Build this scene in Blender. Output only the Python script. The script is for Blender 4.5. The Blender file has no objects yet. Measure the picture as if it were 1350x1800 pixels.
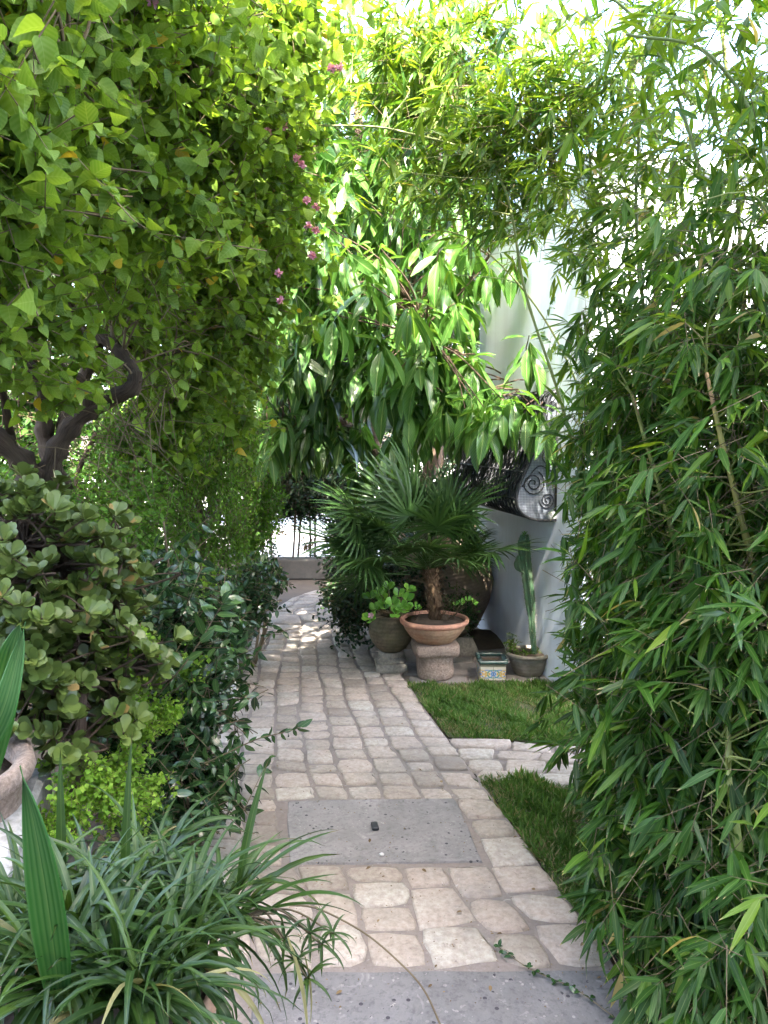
import bpy, math, random
import numpy as np
from mathutils import Vector, Matrix

SC = bpy.context.scene
COL = SC.collection
R = math.radians

# ------------------------------------------------------------------ camera, light, exposure
CAM_H, FPX = 1.55, 1400.0
PITCH = math.atan(150.0 / FPX)
cam_d = bpy.data.cameras.new('camera'); cam = bpy.data.objects.new('camera', cam_d); COL.objects.link(cam)
cam.location = (0, 0, CAM_H); cam.rotation_euler = (R(90) - PITCH, 0, 0)
cam_d.sensor_fit = 'VERTICAL'; cam_d.sensor_height = 36; cam_d.lens = 28
cam_d.clip_start = 0.05; cam_d.clip_end = 800
SC.camera = cam

SUN_EL, SUN_AZ = 54.0, 169.5        # azimuth measured clockwise from +Y: high, behind the camera
sd = bpy.data.lights.new('sun', 'SUN'); sun = bpy.data.objects.new('sun', sd); COL.objects.link(sun)
sd.energy = 2.4; sd.angle = R(0.53); sd.color = (1.0, 0.95, 0.86)
_e, _a = R(SUN_EL), R(SUN_AZ)
SUNV = Vector((math.sin(_a) * math.cos(_e), math.cos(_a) * math.cos(_e), math.sin(_e)))
sun.rotation_euler = SUNV.to_track_quat('Z', 'Y').to_euler(); sun.location = (0, 0, 12)

world = bpy.data.worlds.new('World'); SC.world = world; world.use_nodes = True
wn = world.node_tree; wn.nodes.clear()
wo = wn.nodes.new('ShaderNodeOutputWorld'); wb = wn.nodes.new('ShaderNodeBackground'); sk = wn.nodes.new('ShaderNodeTexSky')
sk.sky_type = 'NISHITA'; sk.sun_disc = False; sk.sun_elevation = _e; sk.sun_rotation = _a
sk.air_density = 0.9; sk.dust_density = 4.5; sk.ozone_density = 0.4
wb.inputs['Strength'].default_value = 0.15
wn.links.new(sk.outputs[0], wb.inputs[0]); wn.links.new(wb.outputs[0], wo.inputs[0])

SC.view_settings.view_transform = 'Standard'; SC.view_settings.look = 'None'
SC.view_settings.gamma = 1; SC.view_settings.exposure = 4.35
SC.view_settings.use_curve_mapping = False
SC.render.engine = 'CYCLES'
cy = SC.cycles
cy.max_bounces = 10; cy.diffuse_bounces = 7; cy.glossy_bounces = 2; cy.transmission_bounces = 6; cy.transparent_max_bounces = 4
cy.use_denoising = True
cy.sample_clamp_indirect = 6

# ------------------------------------------------------------------ helpers
CAMP = np.array([0, 0, CAM_H])
FWD = np.array([0, math.cos(PITCH), -math.sin(PITCH)]); UPV = np.array([0, math.sin(PITCH), math.cos(PITCH)])
RGT = np.array([1.0, 0, 0])

def P(u, v, d):
    """point seen at (u, v) of the 1350x1800 photograph, d metres in front of the camera"""
    return CAMP + d * (RGT * (u - 675) / FPX + FWD + UPV * (900 - v) / FPX)

def G(u, v, z=0.0):
    """where the sight line through (u, v) meets the level z"""
    r = RGT * (u - 675) / FPX + FWD + UPV * (900 - v) / FPX
    return CAMP + r * ((z - CAM_H) / r[2])

def proj(p):
    q = p - CAMP
    d = q @ FWD
    dd = np.where(d > 0.05, d, 0.05)
    return 675 + FPX * (q @ RGT) / dd, 900 - FPX * (q @ UPV) / dd, d

WALL_A = R(12.8)
DV = np.array([-math.sin(WALL_A), math.cos(WALL_A), 0]); RV = np.array([math.cos(WALL_A), math.sin(WALL_A), 0])

def tag(o, label=None, cat=None, group=None, kind=None):
    if label: o['label'] = label
    if cat: o['category'] = cat
    if group: o['group'] = group
    if kind: o['kind'] = kind
    return o

def thing(name, loc, label, cat, group=None):
    o = bpy.data.objects.new(name, None); COL.objects.link(o); o.location = Vector(loc)
    o.empty_display_size = 0.1
    return tag(o, label, cat, group)

def np_mesh(name, verts, tris, uv=None, tint=None, mat=None, smooth=True):
    """a mesh from arrays: verts (N,3), tris (M,3), uv (N,2) per vertex, tint (N,)"""
    verts = np.asarray(verts, np.float32); tris = np.asarray(tris, np.int32)
    me = bpy.data.meshes.new(name)
    me.vertices.add(len(verts)); me.vertices.foreach_set('co', verts.ravel())
    nt = len(tris)
    me.loops.add(nt * 3); me.loops.foreach_set('vertex_index', tris.ravel())
    me.polygons.add(nt)
    me.polygons.foreach_set('loop_start', np.arange(0, nt * 3, 3, dtype=np.int32))
    me.polygons.foreach_set('loop_total', np.full(nt, 3, np.int32))
    me.polygons.foreach_set('use_smooth', np.full(nt, smooth, bool))
    if uv is not None:
        l = me.uv_layers.new(name='UVMap')
        l.data.foreach_set('uv', np.asarray(uv, np.float32)[tris.ravel()].ravel())
    if tint is not None:
        a = me.attributes.new('tint', 'FLOAT', 'POINT'); a.data.foreach_set('value', np.asarray(tint, np.float32))
    if mat: me.materials.append(mat)
    me.update(); me.validate()
    return me

def link(name, me, parent=None, loc=None):
    o = bpy.data.objects.new(name, me); COL.objects.link(o)
    if parent is not None: o.parent = parent
    if loc is not None: o.location = Vector(loc)
    return o

class MB:
    """collects shapes, then becomes ONE mesh object"""
    def __init__(s): s.v = []; s.t = []; s.uv = []; s.tn = []; s.n = 0
    def add(s, v, t, uv=None, tint=0.5):
        v = np.asarray(v, float); t = np.asarray(t, int)
        s.v.append(v); s.t.append(t + s.n); s.n += len(v)
        s.uv.append(np.zeros((len(v), 2)) if uv is None else np.asarray(uv, float))
        s.tn.append(np.full(len(v), tint, float) if np.isscalar(tint) else np.asarray(tint, float))
        return s
    def tube(s, pts, rad, sides=6, tint=0.5, cap=True):
        pts = np.asarray(pts, float); n = len(pts)
        rad = np.full(n, rad, float) if np.isscalar(rad) else np.asarray(rad, float)
        tan = np.gradient(pts, axis=0); tan /= np.linalg.norm(tan, axis=1)[:, None] + 1e-9
        up = np.array([0, 0, 1.0]) if abs(tan[0][2]) < 0.9 else np.array([1.0, 0, 0])
        a = np.cross(tan[0], up); a /= np.linalg.norm(a)
        V = []; UVs = []
        ang = np.arange(sides) * 2 * math.pi / sides
        L = 0
        for i in range(n):
            a = a - tan[i] * (a @ tan[i]); a /= np.linalg.norm(a) + 1e-9
            b = np.cross(tan[i], a)
            V.append(pts[i] + rad[i] * (np.cos(ang)[:, None] * a + np.sin(ang)[:, None] * b))
            if i: L += np.linalg.norm(pts[i] - pts[i - 1])
            UVs.append(np.stack([ang / 6.2832, np.full(sides, L)], 1))
        V = np.concatenate(V); UVs = np.concatenate(UVs); T = []
        for i in range(n - 1):
            for k in range(sides):
                k2 = (k + 1) % sides; p, q, r_, t_ = i * sides + k, i * sides + k2, (i + 1) * sides + k2, (i + 1) * sides + k
                T += [(p, q, r_), (p, r_, t_)]
        if cap:
            for k in range(1, sides - 1):
                T.append((0, k + 1, k)); o = (n - 1) * sides; T.append((o, o + k, o + k + 1))
        return s.add(V, T, UVs, tint)
    def lathe(s, prof, seg=32, c=(0, 0, 0), wob=0.0, rng=None, tint=0.5):
        prof = np.asarray(prof, float); n = len(prof); ang = np.arange(seg) * 2 * math.pi / seg
        V = []; U = []
        w = 1 + (wob * np.sin(ang * 2 + 1.3) if wob else 0)
        for i, (r, z) in enumerate(prof):
            V.append(np.stack([c[0] + r * w * np.cos(ang), c[1] + r * w * np.sin(ang), np.full(seg, c[2] + z)], 1))
            U.append(np.stack([ang / 6.2832, np.full(seg, z)], 1))
        T = []
        for i in range(n - 1):
            for k in range(seg):
                k2 = (k + 1) % seg; p, q, r_, t_ = i * seg + k, i * seg + k2, (i + 1) * seg + k2, (i + 1) * seg + k
                T += [(p, q, r_), (p, r_, t_)]
        V = np.concatenate(V); m = len(V)
        V = np.concatenate([V, [[c[0], c[1], c[2] + prof[0][1]], [c[0], c[1], c[2] + prof[-1][1]]]])
        U = np.concatenate(U + [np.zeros((2, 2))])
        for k in range(seg):
            k2 = (k + 1) % seg
            T.append((m, k2, k)); T.append((m + 1, (n - 1) * seg + k, (n - 1) * seg + k2))
        return s.add(V, T, U, tint)
    def box(s, c, size, rz=0, bev=0.0, tint=0.5, taper=1.0):
        hx, hy, hz = [q / 2 for q in size]
        if bev <= 0:
            X = [(-hx, -hy), (hx, -hy), (hx, hy), (-hx, hy)]
            lev = [(-hz, 1.0, 0), (hz, taper, 0)]
        else:
            X = [(-hx + bev, -hy), (hx - bev, -hy), (hx, -hy + bev), (hx, hy - bev), (hx - bev, hy), (-hx + bev, hy), (-hx, hy - bev), (-hx, -hy + bev)]
            lev = [(-hz, 1, bev), (-hz + bev, 1, 0), (hz - bev, taper, 0), (hz, taper, bev)]
        V = []; n = len(X)
        for z, k, ins in lev:
            for x, y in X:
                fx = (hx - ins) / hx * k; fy = (hy - ins) / hy * k
                V.append((x * fx, y * fy, z))
        V = np.array(V); ca, sa = math.cos(rz), math.sin(rz)
        V = np.stack([V[:, 0] * ca - V[:, 1] * sa + c[0], V[:, 0] * sa + V[:, 1] * ca + c[1], V[:, 2] + c[2]], 1)
        T = []
        for i in range(len(lev) - 1):
            for k in range(n):
                k2 = (k + 1) % n; p, q, r_, t_ = i * n + k, i * n + k2, (i + 1) * n + k2, (i + 1) * n + k
                T += [(p, q, r_), (p, r_, t_)]
        o = (len(lev) - 1) * n
        for k in range(1, n - 1): T += [(0, k + 1, k), (o, o + k, o + k + 1)]
        return s.add(V, T, None, tint)
    def build(s, name, mat, parent=None, loc=None, smooth=True, kind=None, label=None):
        org = np.zeros(3) if parent is None else np.array(parent.matrix_basis.translation)
        if parent is not None and parent.parent is not None: org = org + np.array(parent.parent.matrix_basis.translation)
        V = np.concatenate(s.v)
        c = org if loc is None else np.asarray(loc, float)
        me = np_mesh(name, V - c, np.concatenate(s.t), np.concatenate(s.uv), np.concatenate(s.tn), mat, smooth)
        o = link(name, me, parent, c - org)
        if kind: o['kind'] = kind
        if label: o['label'] = label
        return o

def autosmooth(o, ang=40):
    me = o.data
    try: me.set_sharp_from_angle(angle=R(ang))
    except Exception: pass
    return o

def spline(pts, n=8):
    """Catmull-Rom through pts (any number of columns)"""
    p = np.asarray(pts, float); p = np.vstack([2 * p[0] - p[1], p, 2 * p[-1] - p[-2]])
    out = []
    for i in range(1, len(p) - 2):
        for t in np.linspace(0, 1, n, endpoint=False):
            a, b, c, d = p[i - 1], p[i], p[i + 1], p[i + 2]
            out.append(0.5 * (2 * b + (c - a) * t + (2 * a - 5 * b + 4 * c - d) * t * t + (3 * b - a - 3 * c + d) * t ** 3))
    out.append(p[-2]); return np.array(out)

def nrm(a): return a / (np.linalg.norm(a, axis=-1, keepdims=True) + 1e-9)

# ------------------------------------------------------------------ materials
class NT:
    def __init__(s, name):
        s.m = bpy.data.materials.new(name); s.m.use_nodes = True; s.t = s.m.node_tree; s.t.nodes.clear()
        s.out = s.n('ShaderNodeOutputMaterial')
    def n(s, t, **k):
        x = s.t.nodes.new(t)
        for a, b in k.items(): setattr(x, a, b)
        return x
    def l(s, a, b): s.t.links.new(a, b)
    def setv(s, inp, v):
        if hasattr(v, 'is_linked') or isinstance(v, bpy.types.NodeSocket): s.l(v, inp)
        elif isinstance(v, (tuple, list)) and len(v) == 3 and inp.type == 'RGBA': inp.default_value = (*v, 1)
        else: inp.default_value = v
    def math(s, op, a, b=0.0, c=None, clamp=False):
        x = s.n('ShaderNodeMath', operation=op, use_clamp=clamp); s.setv(x.inputs[0], a); s.setv(x.inputs[1], b)
        if c is not None: s.setv(x.inputs[2], c)
        return x.outputs[0]
    def mix(s, f, a, b, mode='MIX'):
        x = s.n('ShaderNodeMix', data_type='RGBA', blend_type=mode); s.setv(x.inputs[0], f); s.setv(x.inputs[6], a); s.setv(x.inputs[7], b)
        return x.outputs[2]
    def coord(s, which='Object'): return s.n('ShaderNodeTexCoord').outputs[which]
    def geo(s): return s.n('ShaderNodeNewGeometry').outputs['Position']
    def noise(s, sc, det=4, vec=None, rough=0.6, out='Fac', dist=0.0):
        x = s.n('ShaderNodeTexNoise'); x.inputs['Scale'].default_value = sc; x.inputs['Detail'].default_value = det
        x.inputs['Roughness'].default_value = rough; x.inputs['Distortion'].default_value = dist
        if vec is not None: s.l(vec, x.inputs['Vector'])
        return x.outputs[out]
    def voro(s, sc, vec=None, feature='F1', out='Distance'):
        x = s.n('ShaderNodeTexVoronoi', feature=feature); x.inputs['Scale'].default_value = sc
        if vec is not None: s.l(vec, x.inputs['Vector'])
        return x.outputs[out]
    def ramp(s, f, stops, interp='LINEAR'):
        x = s.n('ShaderNodeValToRGB'); s.l(f, x.inputs[0]); cr = x.color_ramp; cr.interpolation = interp
        while len(cr.elements) < len(stops): cr.elements.new(0.5)
        for e, (p, c) in zip(cr.elements, stops):
            e.position = p; e.color = (*c, 1) if isinstance(c, (tuple, list)) else (c, c, c, 1)
        return x.outputs[0]
    def tint(s): return s.n('ShaderNodeAttribute', attribute_name='tint').outputs['Fac']
    def bump(s, h, st, dist=0.01):
        x = s.n('ShaderNodeBump'); x.inputs['Strength'].default_value = st; x.inputs['Distance'].default_value = dist
        s.l(h, x.inputs['Height']); return x.outputs[0]
    def pbr(s, col, rough=0.8, bump=None, spec=0.3, metal=0.0):
        x = s.n('ShaderNodeBsdfPrincipled'); s.setv(x.inputs['Base Color'], col); s.setv(x.inputs['Roughness'], rough)
        x.inputs['Specular IOR Level'].default_value = spec; x.inputs['Metallic'].default_value = metal
        if bump is not None: s.l(bump, x.inputs['Normal'])
        return x.outputs[0]
    def end(s, sh): s.l(sh, s.out.inputs[0]); return s.m

def leaf_mat(name, dark, mid, light, odd=None, trans=0.4, rough=0.42, spec=0.4, rib=0.25, ribw=0.035, tip=None, tipv=0.9, veins=0, tcol=(1.25, 1.15, 0.55), spots=0.0, stripes=0):
    m = NT(name); t = m.tint()
    stops = [(0.0, dark), (0.5, mid), (0.93, light)]
    if odd: stops = [(0.0, dark), (0.5, mid), (0.93, light), (0.975, odd)]
    col = m.ramp(t, stops)
    nz = m.noise(9.0, 3, m.geo())
    col = m.mix(m.math('MULTIPLY', nz, 0.35), col, m.mix(1.0, col, (0.55, 0.62, 0.45), 'MULTIPLY'))
    sep = m.n('ShaderNodeSeparateXYZ'); m.l(m.coord('UV'), sep.inputs[0]); U, V = sep.outputs[0], sep.outputs[1]
    du = m.math('ABSOLUTE', m.math('SUBTRACT', U, 0.5))
    if rib:
        rm = m.math('SUBTRACT', 1.0, m.math('DIVIDE', du, ribw), clamp=True)
        col = m.mix(m.math('MULTIPLY', rm, rib), col, (0.42, 0.5, 0.2))
    h = m.math('MULTIPLY', du, -1.0)
    if veins:
        w = m.math('SINE', m.math('MULTIPLY', m.math('SUBTRACT', V, m.math('MULTIPLY', du, 0.6)), veins * 6.283))
        col = m.mix(m.math('MULTIPLY', m.math('ADD', w, 1.0), 0.07), col, (0.35, 0.45, 0.15))
        h = m.math('ADD', h, m.math('MULTIPLY', w, 0.03))
    if stripes:
        w2 = m.math('SINE', m.math('MULTIPLY', U, stripes * 6.283))
        col = m.mix(m.math('MULTIPLY', m.math('ADD', w2, 1.0), .16), col, (.16, .27, .09)); h = m.math('ADD', h, m.math('MULTIPLY', w2, .05))
    if tip:
        tv = m.math('ADD', V, m.math('MULTIPLY', m.math('SUBTRACT', m.noise(14, 2, m.geo()), 0.5), 0.35))
        tm = m.math('MULTIPLY', m.math('SUBTRACT', tv, tipv), 9.0, clamp=True)
        col = m.mix(tm, col, tip)
    if spots:
        sm = m.math('GREATER_THAN', m.noise(60, 2, m.geo()), 0.72)
        col = m.mix(m.math('MULTIPLY', sm, spots), col, (0.22, 0.15, 0.05))
    b = m.bump(h, 0.35, 0.004)
    p = m.pbr(col, rough, b, spec)
    tr = m.n('ShaderNodeBsdfTranslucent'); m.l(m.mix(1.0, col, tcol, 'MULTIPLY'), tr.inputs[0])
    mx = m.n('ShaderNodeMixShader'); mx.inputs[0].default_value = trans
    m.l(p, mx.inputs[1]); m.l(tr.outputs[0], mx.inputs[2])
    return m.end(mx.outputs[0])

def bark_mat(name, a, b, sc=18, stretch=4.0, st=0.8):
    m = NT(name); mp = m.n('ShaderNodeMapping'); mp.inputs['Scale'].default_value = (stretch, 1, 1)
    m.l(m.coord('UV'), mp.inputs[0])
    n1 = m.noise(sc, 6, mp.outputs[0], 0.65, dist=0.6); n2 = m.noise(7, 4, m.geo())
    col = m.ramp(m.math('ADD', m.math('MULTIPLY', n1, 0.6), m.math('MULTIPLY', n2, 0.4)), [(0.3, a), (0.7, b)])
    return m.end(m.pbr(col, 0.9, m.bump(n1, st, 0.012), 0.15))

def stone_mat(name, cols, sc=8, bump=0.5, rough=0.85, dirt=(0.12, 0.10, 0.08), dirtk=0.5, tints=True, grime=False):
    m = NT(name); g = m.geo()
    n1 = m.noise(sc, 7, g, 0.65); n2 = m.noise(sc * 7, 5, g, 0.7); n3 = m.noise(sc * .35, 3, g)
    f = m.math('ADD', m.math('MULTIPLY', n1, 0.45), m.math('MULTIPLY', m.tint() if tints else n3, 0.55))
    k = len(cols) - 1
    col = m.ramp(f, [(0.2 + 0.6 * i / k, c) for i, c in enumerate(cols)])
    col = m.mix(m.math('MULTIPLY', m.ramp(n2, [(0.35, 1.0), (0.62, 0.0)]), dirtk * 0.6), col, dirt)
    col = m.mix(m.math('MULTIPLY', m.ramp(n3, [(0.42, 0.0), (0.7, 1.0)]), dirtk * 0.5), col, m.mix(1.0, col, (0.62, 0.58, 0.55), 'MULTIPLY'))
    if grime:
        g1 = m.noise(2.3, 6, g, .75, dist=.4); g2 = m.noise(130, 3, g); g3 = m.noise(26, 5, g, .8, dist=1.0)
        col = m.mix(m.math('MULTIPLY', m.ramp(g1, [(.5, 0.0), (.66, 1.0)]), .55), col, (.21, .19, .17))
        col = m.mix(m.math('MULTIPLY', m.ramp(g3, [(.30, 1.0), (.42, 0.0)]), .6), col, (.13, .10, .08))
        col = m.mix(m.math('MULTIPLY', m.ramp(g3, [(.6, 0.0), (.72, 1.0)]), .55), col, (.55, .52, .47))
        col = m.mix(m.math('MULTIPLY', m.math('GREATER_THAN', g2, .70), .6), col, (.10, .08, .07))
    hh = m.math('ADD', m.math('MULTIPLY', n1, 0.7), m.math('MULTIPLY', n2, 0.3))
    return m.end(m.pbr(col, rough, m.bump(hh, bump, 0.012), 0.25))

M = {}
M['heart'] = leaf_mat('heart_leaf', (.045, .10, .012), (.13, .235, .02), (.20, .31, .03), (.42, .30, .02), trans=.5, rough=.5, spec=.25, rib=.2, ribw=.03, veins=6, spots=.3)
M['ficus'] = leaf_mat('rubber_leaf', (.02, .07, .014), (.055, .16, .024), (.10, .24, .035), trans=.33, rough=.3, spec=.5, rib=.75, ribw=.035, veins=12, tcol=(1.7, 1.6, .7))
M['bamboo'] = leaf_mat('bamboo_leaf', (.022, .065, .009), (.058, .15, .017), (.18, .28, .025), (.40, .32, .14), trans=.5, rough=.42, spec=.35, rib=.25, ribw=.05, tip=(.45, .34, .17), tipv=.90, tcol=(1.35, 1.2, .5))
M['palm'] = leaf_mat('fan_palm_leaf', (.018, .046, .010), (.042, .095, .022), (.08, .15, .04), trans=.2, rough=.4, spec=.4, rib=0, tip=(.3, .22, .12), tipv=1.0)
M['vine'] = leaf_mat('vine_leaf', (.04, .10, .012), (.09, .21, .022), (.17, .32, .04), trans=.45, rough=.55, spec=.2, rib=.15, ribw=.06)
M['jade'] = leaf_mat('jade_leaf', (.055, .09, .018), (.105, .15, .03), (.17, .215, .05), (.30, .20, .07), trans=.1, rough=.38, spec=.45, rib=0)
M['ruscus'] = leaf_mat('glossy_leaf', (.014, .042, .014), (.03, .08, .024), (.07, .14, .04), trans=.15, rough=.26, spec=.6, rib=.35, ribw=.03)
M['lime'] = leaf_mat('fern_leaf', (.10, .20, .02), (.19, .36, .04), (.32, .48, .07), trans=.5, rough=.6, spec=.15, rib=0)
M['strap'] = leaf_mat('strap_leaf', (.014, .034, .006), (.028, .064, .010), (.06, .105, .016), (.25, .22, .09), trans=.22, rough=.4, spec=.35, rib=.12, ribw=.08, tip=(.3, .2, .1), tipv=.93)
M['ribbed'] = leaf_mat('ribbed_leaf', (.03, .10, .018), (.035, .125, .022), (.05, .16, .03), trans=.3, rough=.5, spec=.3, rib=.2, stripes=7)
M['frangi'] = leaf_mat('succulent_leaf', (.08, .22, .03), (.15, .36, .05), (.26, .46, .07), trans=.35, rough=.35, spec=.4, rib=.4, ribw=.05)
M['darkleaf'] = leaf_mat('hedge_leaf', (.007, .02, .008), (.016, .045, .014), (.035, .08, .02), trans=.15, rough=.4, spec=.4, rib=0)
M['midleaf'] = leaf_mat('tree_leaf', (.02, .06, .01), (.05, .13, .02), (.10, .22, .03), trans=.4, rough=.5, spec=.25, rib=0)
M['grass'] = leaf_mat('grass_blade', (.05, .10, .02), (.085, .175, .03), (.15, .25, .06), (.30, .25, .14), trans=.35, rough=.5, spec=.2, rib=0)
M['litter'] = leaf_mat('dry_leaf', (.10, .06, .03), (.2, .13, .07), (.32, .23, .13), trans=.1, rough=.8, spec=.1, rib=.3)
M['bark'] = bark_mat('grey_brown_bark', (.022, .016, .011), (.12, .088, .06), 14)
M['redbark'] = bark_mat('reddish_bark', (.05, .035, .026), (.19, .13, .09), 10)
M['twig'] = bark_mat('twig_bark', (.07, .05, .03), (.22, .17, .10), 20, st=.3)
M['fibre'] = bark_mat('fibrous_bark', (.03, .02, .012), (.22, .14, .08), 30, 1.0, 1.0)

def culm_mat():
    m = NT('bamboo_culm'); t = m.tint()
    sep = m.n('ShaderNodeSeparateXYZ'); m.l(m.coord('UV'), sep.inputs[0])
    col = m.ramp(t, [(0, (.08, .14, .03)), (.5, (.22, .25, .06)), (.8, (.42, .34, .09)), (1, (.5, .3, .16))])
    n = m.noise(25, 4, m.geo())
    col = m.mix(m.math('MULTIPLY', n, .5), col, (.07, .10, .03))
    return m.end(m.pbr(col, .4, None, .4))
M['culm'] = culm_mat()

def plain(name, col, rough=.8, spec=.3, nz=.3, sc=12, bump=.2, metal=0., dark=(.05, .045, .04)):
    m = NT(name); n = m.noise(sc, 6, m.geo(), .65)
    c = m.mix(m.math('MULTIPLY', m.ramp(n, [(.35, 1.0), (.7, 0.0)]), nz), col, dark)
    return m.end(m.pbr(c, rough, m.bump(n, bump, .01), spec, metal))
M['soil'] = stone_mat('garden_soil', [(.035, .025, .018), (.075, .055, .038), (.13, .095, .065)], 14, 1.0, 1.0, tints=False)
M['dirt'] = stone_mat('packed_dirt', [(.07, .055, .045), (.12, .095, .075), (.17, .135, .105)], 6, .6, 1.0, tints=False)
M['mortar'] = stone_mat('joint_mortar', [(.15, .125, .11), (.24, .20, .175), (.32, .275, .25)], 9, 1.0, 1.0, tints=False, grime=True)
M['cobble'] = stone_mat('paving_stone', [(.25, .21, .175), (.37, .32, .262), (.44, .365, .305), (.47, .43, .365)], 7, .9, .85, dirt=(.17, .12, .09), dirtk=.8, grime=True)
M['greypave'] = stone_mat('grey_paving', [(.17, .155, .14), (.25, .225, .205), (.33, .30, .275)], 7, .5, .9, dirtk=.6, grime=True)
M['palestone'] = stone_mat('pale_carved_stone', [(.20, .18, .15), (.33, .30, .25), (.42, .385, .33)], 9, .9, .9, dirt=(.09, .08, .06), dirtk=.9)
M['warmstone'] = stone_mat('warm_rough_stone', [(.16, .12, .09), (.30, .23, .18), (.42, .36, .30)], 12, 1.0, .95, dirt=(.07, .05, .04), dirtk=1.0, tints=False)
M['oldwall'] = stone_mat('old_box_plaster', [(.10, .09, .08), (.15, .14, .12), (.21, .20, .18)], 4, .6, .95, tints=False)
M['kerbwall'] = stone_mat('shaded_kerb_wall', [(.045, .042, .038), (.075, .07, .063), (.105, .10, .09)], 4, .6, .95, tints=False)  # kerb colour lowered to carry the shade under the far trees
M['ledge'] = stone_mat('greyed_white_plaster', [(.25, .24, .22), (.38, .365, .34), (.46, .44, .42)], 6, .6, .95, dirt=(.12, .11, .09), dirtk=.9, tints=False)
M['concrete_pale'] = plain('sunlit_concrete', (.62, .58, .52), .9, .2, .15, 3, .2, dark=(.4, .37, .33))

def terracotta(name, base, dark, pale, moss=0.0):
    m = NT(name); g = m.geo(); sep = m.n('ShaderNodeSeparateXYZ'); m.l(m.coord('UV'), sep.inputs[0])
    n1 = m.noise(9, 6, g, .65); n2 = m.noise(45, 4, g)
    rings = m.math('SINE', m.math('ADD', m.math('MULTIPLY', sep.outputs[1], 260.0), m.math('MULTIPLY', n1, 3.0)))
    c = m.mix(m.ramp(n1, [(.35, 0.0), (.68, 1.0)]), base, pale)
    c = m.mix(m.math('MULTIPLY', m.ramp(n2, [(.3, 1.0), (.6, 0.0)]), .5), c, dark)
    c = m.mix(m.math('MULTIPLY', m.math('ADD', rings, 1.0), .12), c, dark)
    if moss: c = m.mix(m.math('MULTIPLY', m.ramp(m.noise(5, 4, g), [(.4, 0.0), (.6, 1.0)]), moss), c, (.10, .11, .05))
    hh = m.math('ADD', m.math('MULTIPLY', rings, .25), n2)
    return m.end(m.pbr(c, .85, m.bump(hh, .35, .004), .2))
M['terra'] = terracotta('terracotta', (.38, .20, .12), (.17, .10, .06), (.45, .31, .2), .25)
M['terra_rim'] = terracotta('terracotta_rim', (.50, .24, .16), (.25, .13, .09), (.5, .3, .2))
M['jar'] = terracotta('dark_earthenware', (.13, .10, .065), (.05, .04, .025), (.20, .165, .11), .4)
M['bigjar'] = terracotta('brown_storage_jar', (.17, .13, .095), (.10, .075, .055), (.21, .165, .12))
M['greypot'] = terracotta('weathered_pot', (.24, .21, .175), (.12, .10, .08), (.36, .31, .26), .35)

def concrete_slab(name, base, speck, white, big=False):
    m = NT(name); g = m.geo()
    n = m.noise(5, 5, g); n2 = m.noise(60, 4, g, .7)
    c = m.mix(m.ramp(n, [(.3, 0.0), (.7, 1.0)]), base, tuple(x * 1.35 for x in base))
    c = m.mix(m.math('MULTIPLY', m.ramp(n2, [(.35, 1.0), (.5, 0.0)]), .5), c, speck)
    v = m.voro(75 if not big else 42, g); keep = m.math('GREATER_THAN', m.noise(31, 2, g), .53)
    sp = m.math('MULTIPLY', m.math('LESS_THAN', v, .22), keep)
    c = m.mix(m.math('MULTIPLY', sp, m.noise(50, 2, g)), c, white)
    v2 = m.voro(34, m.noise(3, 1, g, out='Color') if False else g); keep2 = m.math('GREATER_THAN', m.noise(23, 2, g), .56)
    pit = m.math('MULTIPLY', m.math('LESS_THAN', v2, .2), keep2)
    c = m.mix(pit, c, (.05, .045, .05))
    s1 = m.noise(2.6, 6, g, .75, dist=.8); s2 = m.noise(11, 6, g, .8, dist=1.5)
    c = m.mix(m.math('MULTIPLY', m.ramp(s1, [(.48, 0.0), (.65, 1.0)]), .5), c, tuple(x * .55 for x in base))
    c = m.mix(m.math('MULTIPLY', m.ramp(s2, [(.58, 0.0), (.70, 1.0)]), .45), c, (.42, .39, .36))
    hh = m.math('SUBTRACT', n2, pit)
    return m.end(m.pbr(c, .85, m.bump(hh, .5, .006), .25))
M['slab'] = concrete_slab('grey_concrete_slab', (.20, .185, .175), (.11, .10, .095), (.36, .33, .31))
M['slab2'] = concrete_slab('speckled_dark_slab', (.15, .14, .135), (.08, .075, .075), (.36, .33, .30), True)

def wall_mat():
    m = NT('white_stucco'); g = m.geo(); n = m.noise(3, 6, g, .7); n2 = m.noise(70, 4, g, .7)
    mp = m.n('ShaderNodeMapping'); mp.inputs['Scale'].default_value = (9, 9, .8); m.l(g, mp.inputs[0])
    st = m.noise(1.0, 5, mp.outputs[0], .7)
    c = m.mix(m.math('MULTIPLY', m.ramp(st, [(.45, 0.0), (.75, 1.0)]), .28), (.70, .73, .77), (.42, .42, .42))
    c = m.mix(m.math('MULTIPLY', m.ramp(n, [(.5, 0.0), (.75, 1.0)]), .3), c, (.45, .43, .38))
    return m.end(m.pbr(c, .9, m.bump(n2, .25, .004), .2))
M['stucco'] = wall_mat()
M['iron'] = plain('wrought_iron', (.022, .024, .028), .5, .4, .3, 30, .1, dark=(.05, .04, .035))
M['frame'] = plain('grey_painted_metal', (.10, .11, .13), .5, .4, .3, 30, .1)
M['whiteplaster'] = stone_mat('weathered_white_plaster', [(.42, .40, .37), (.6, .58, .55), (.7, .68, .66)], 5, .5, .9, dirt=(.2, .18, .15), dirtk=.6, tints=False)
M['glass'] = NT('window_glass'); M['glass'] = M['glass'].end(M['glass'].pbr((.02, .025, .03), .08, None, .6))

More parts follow.
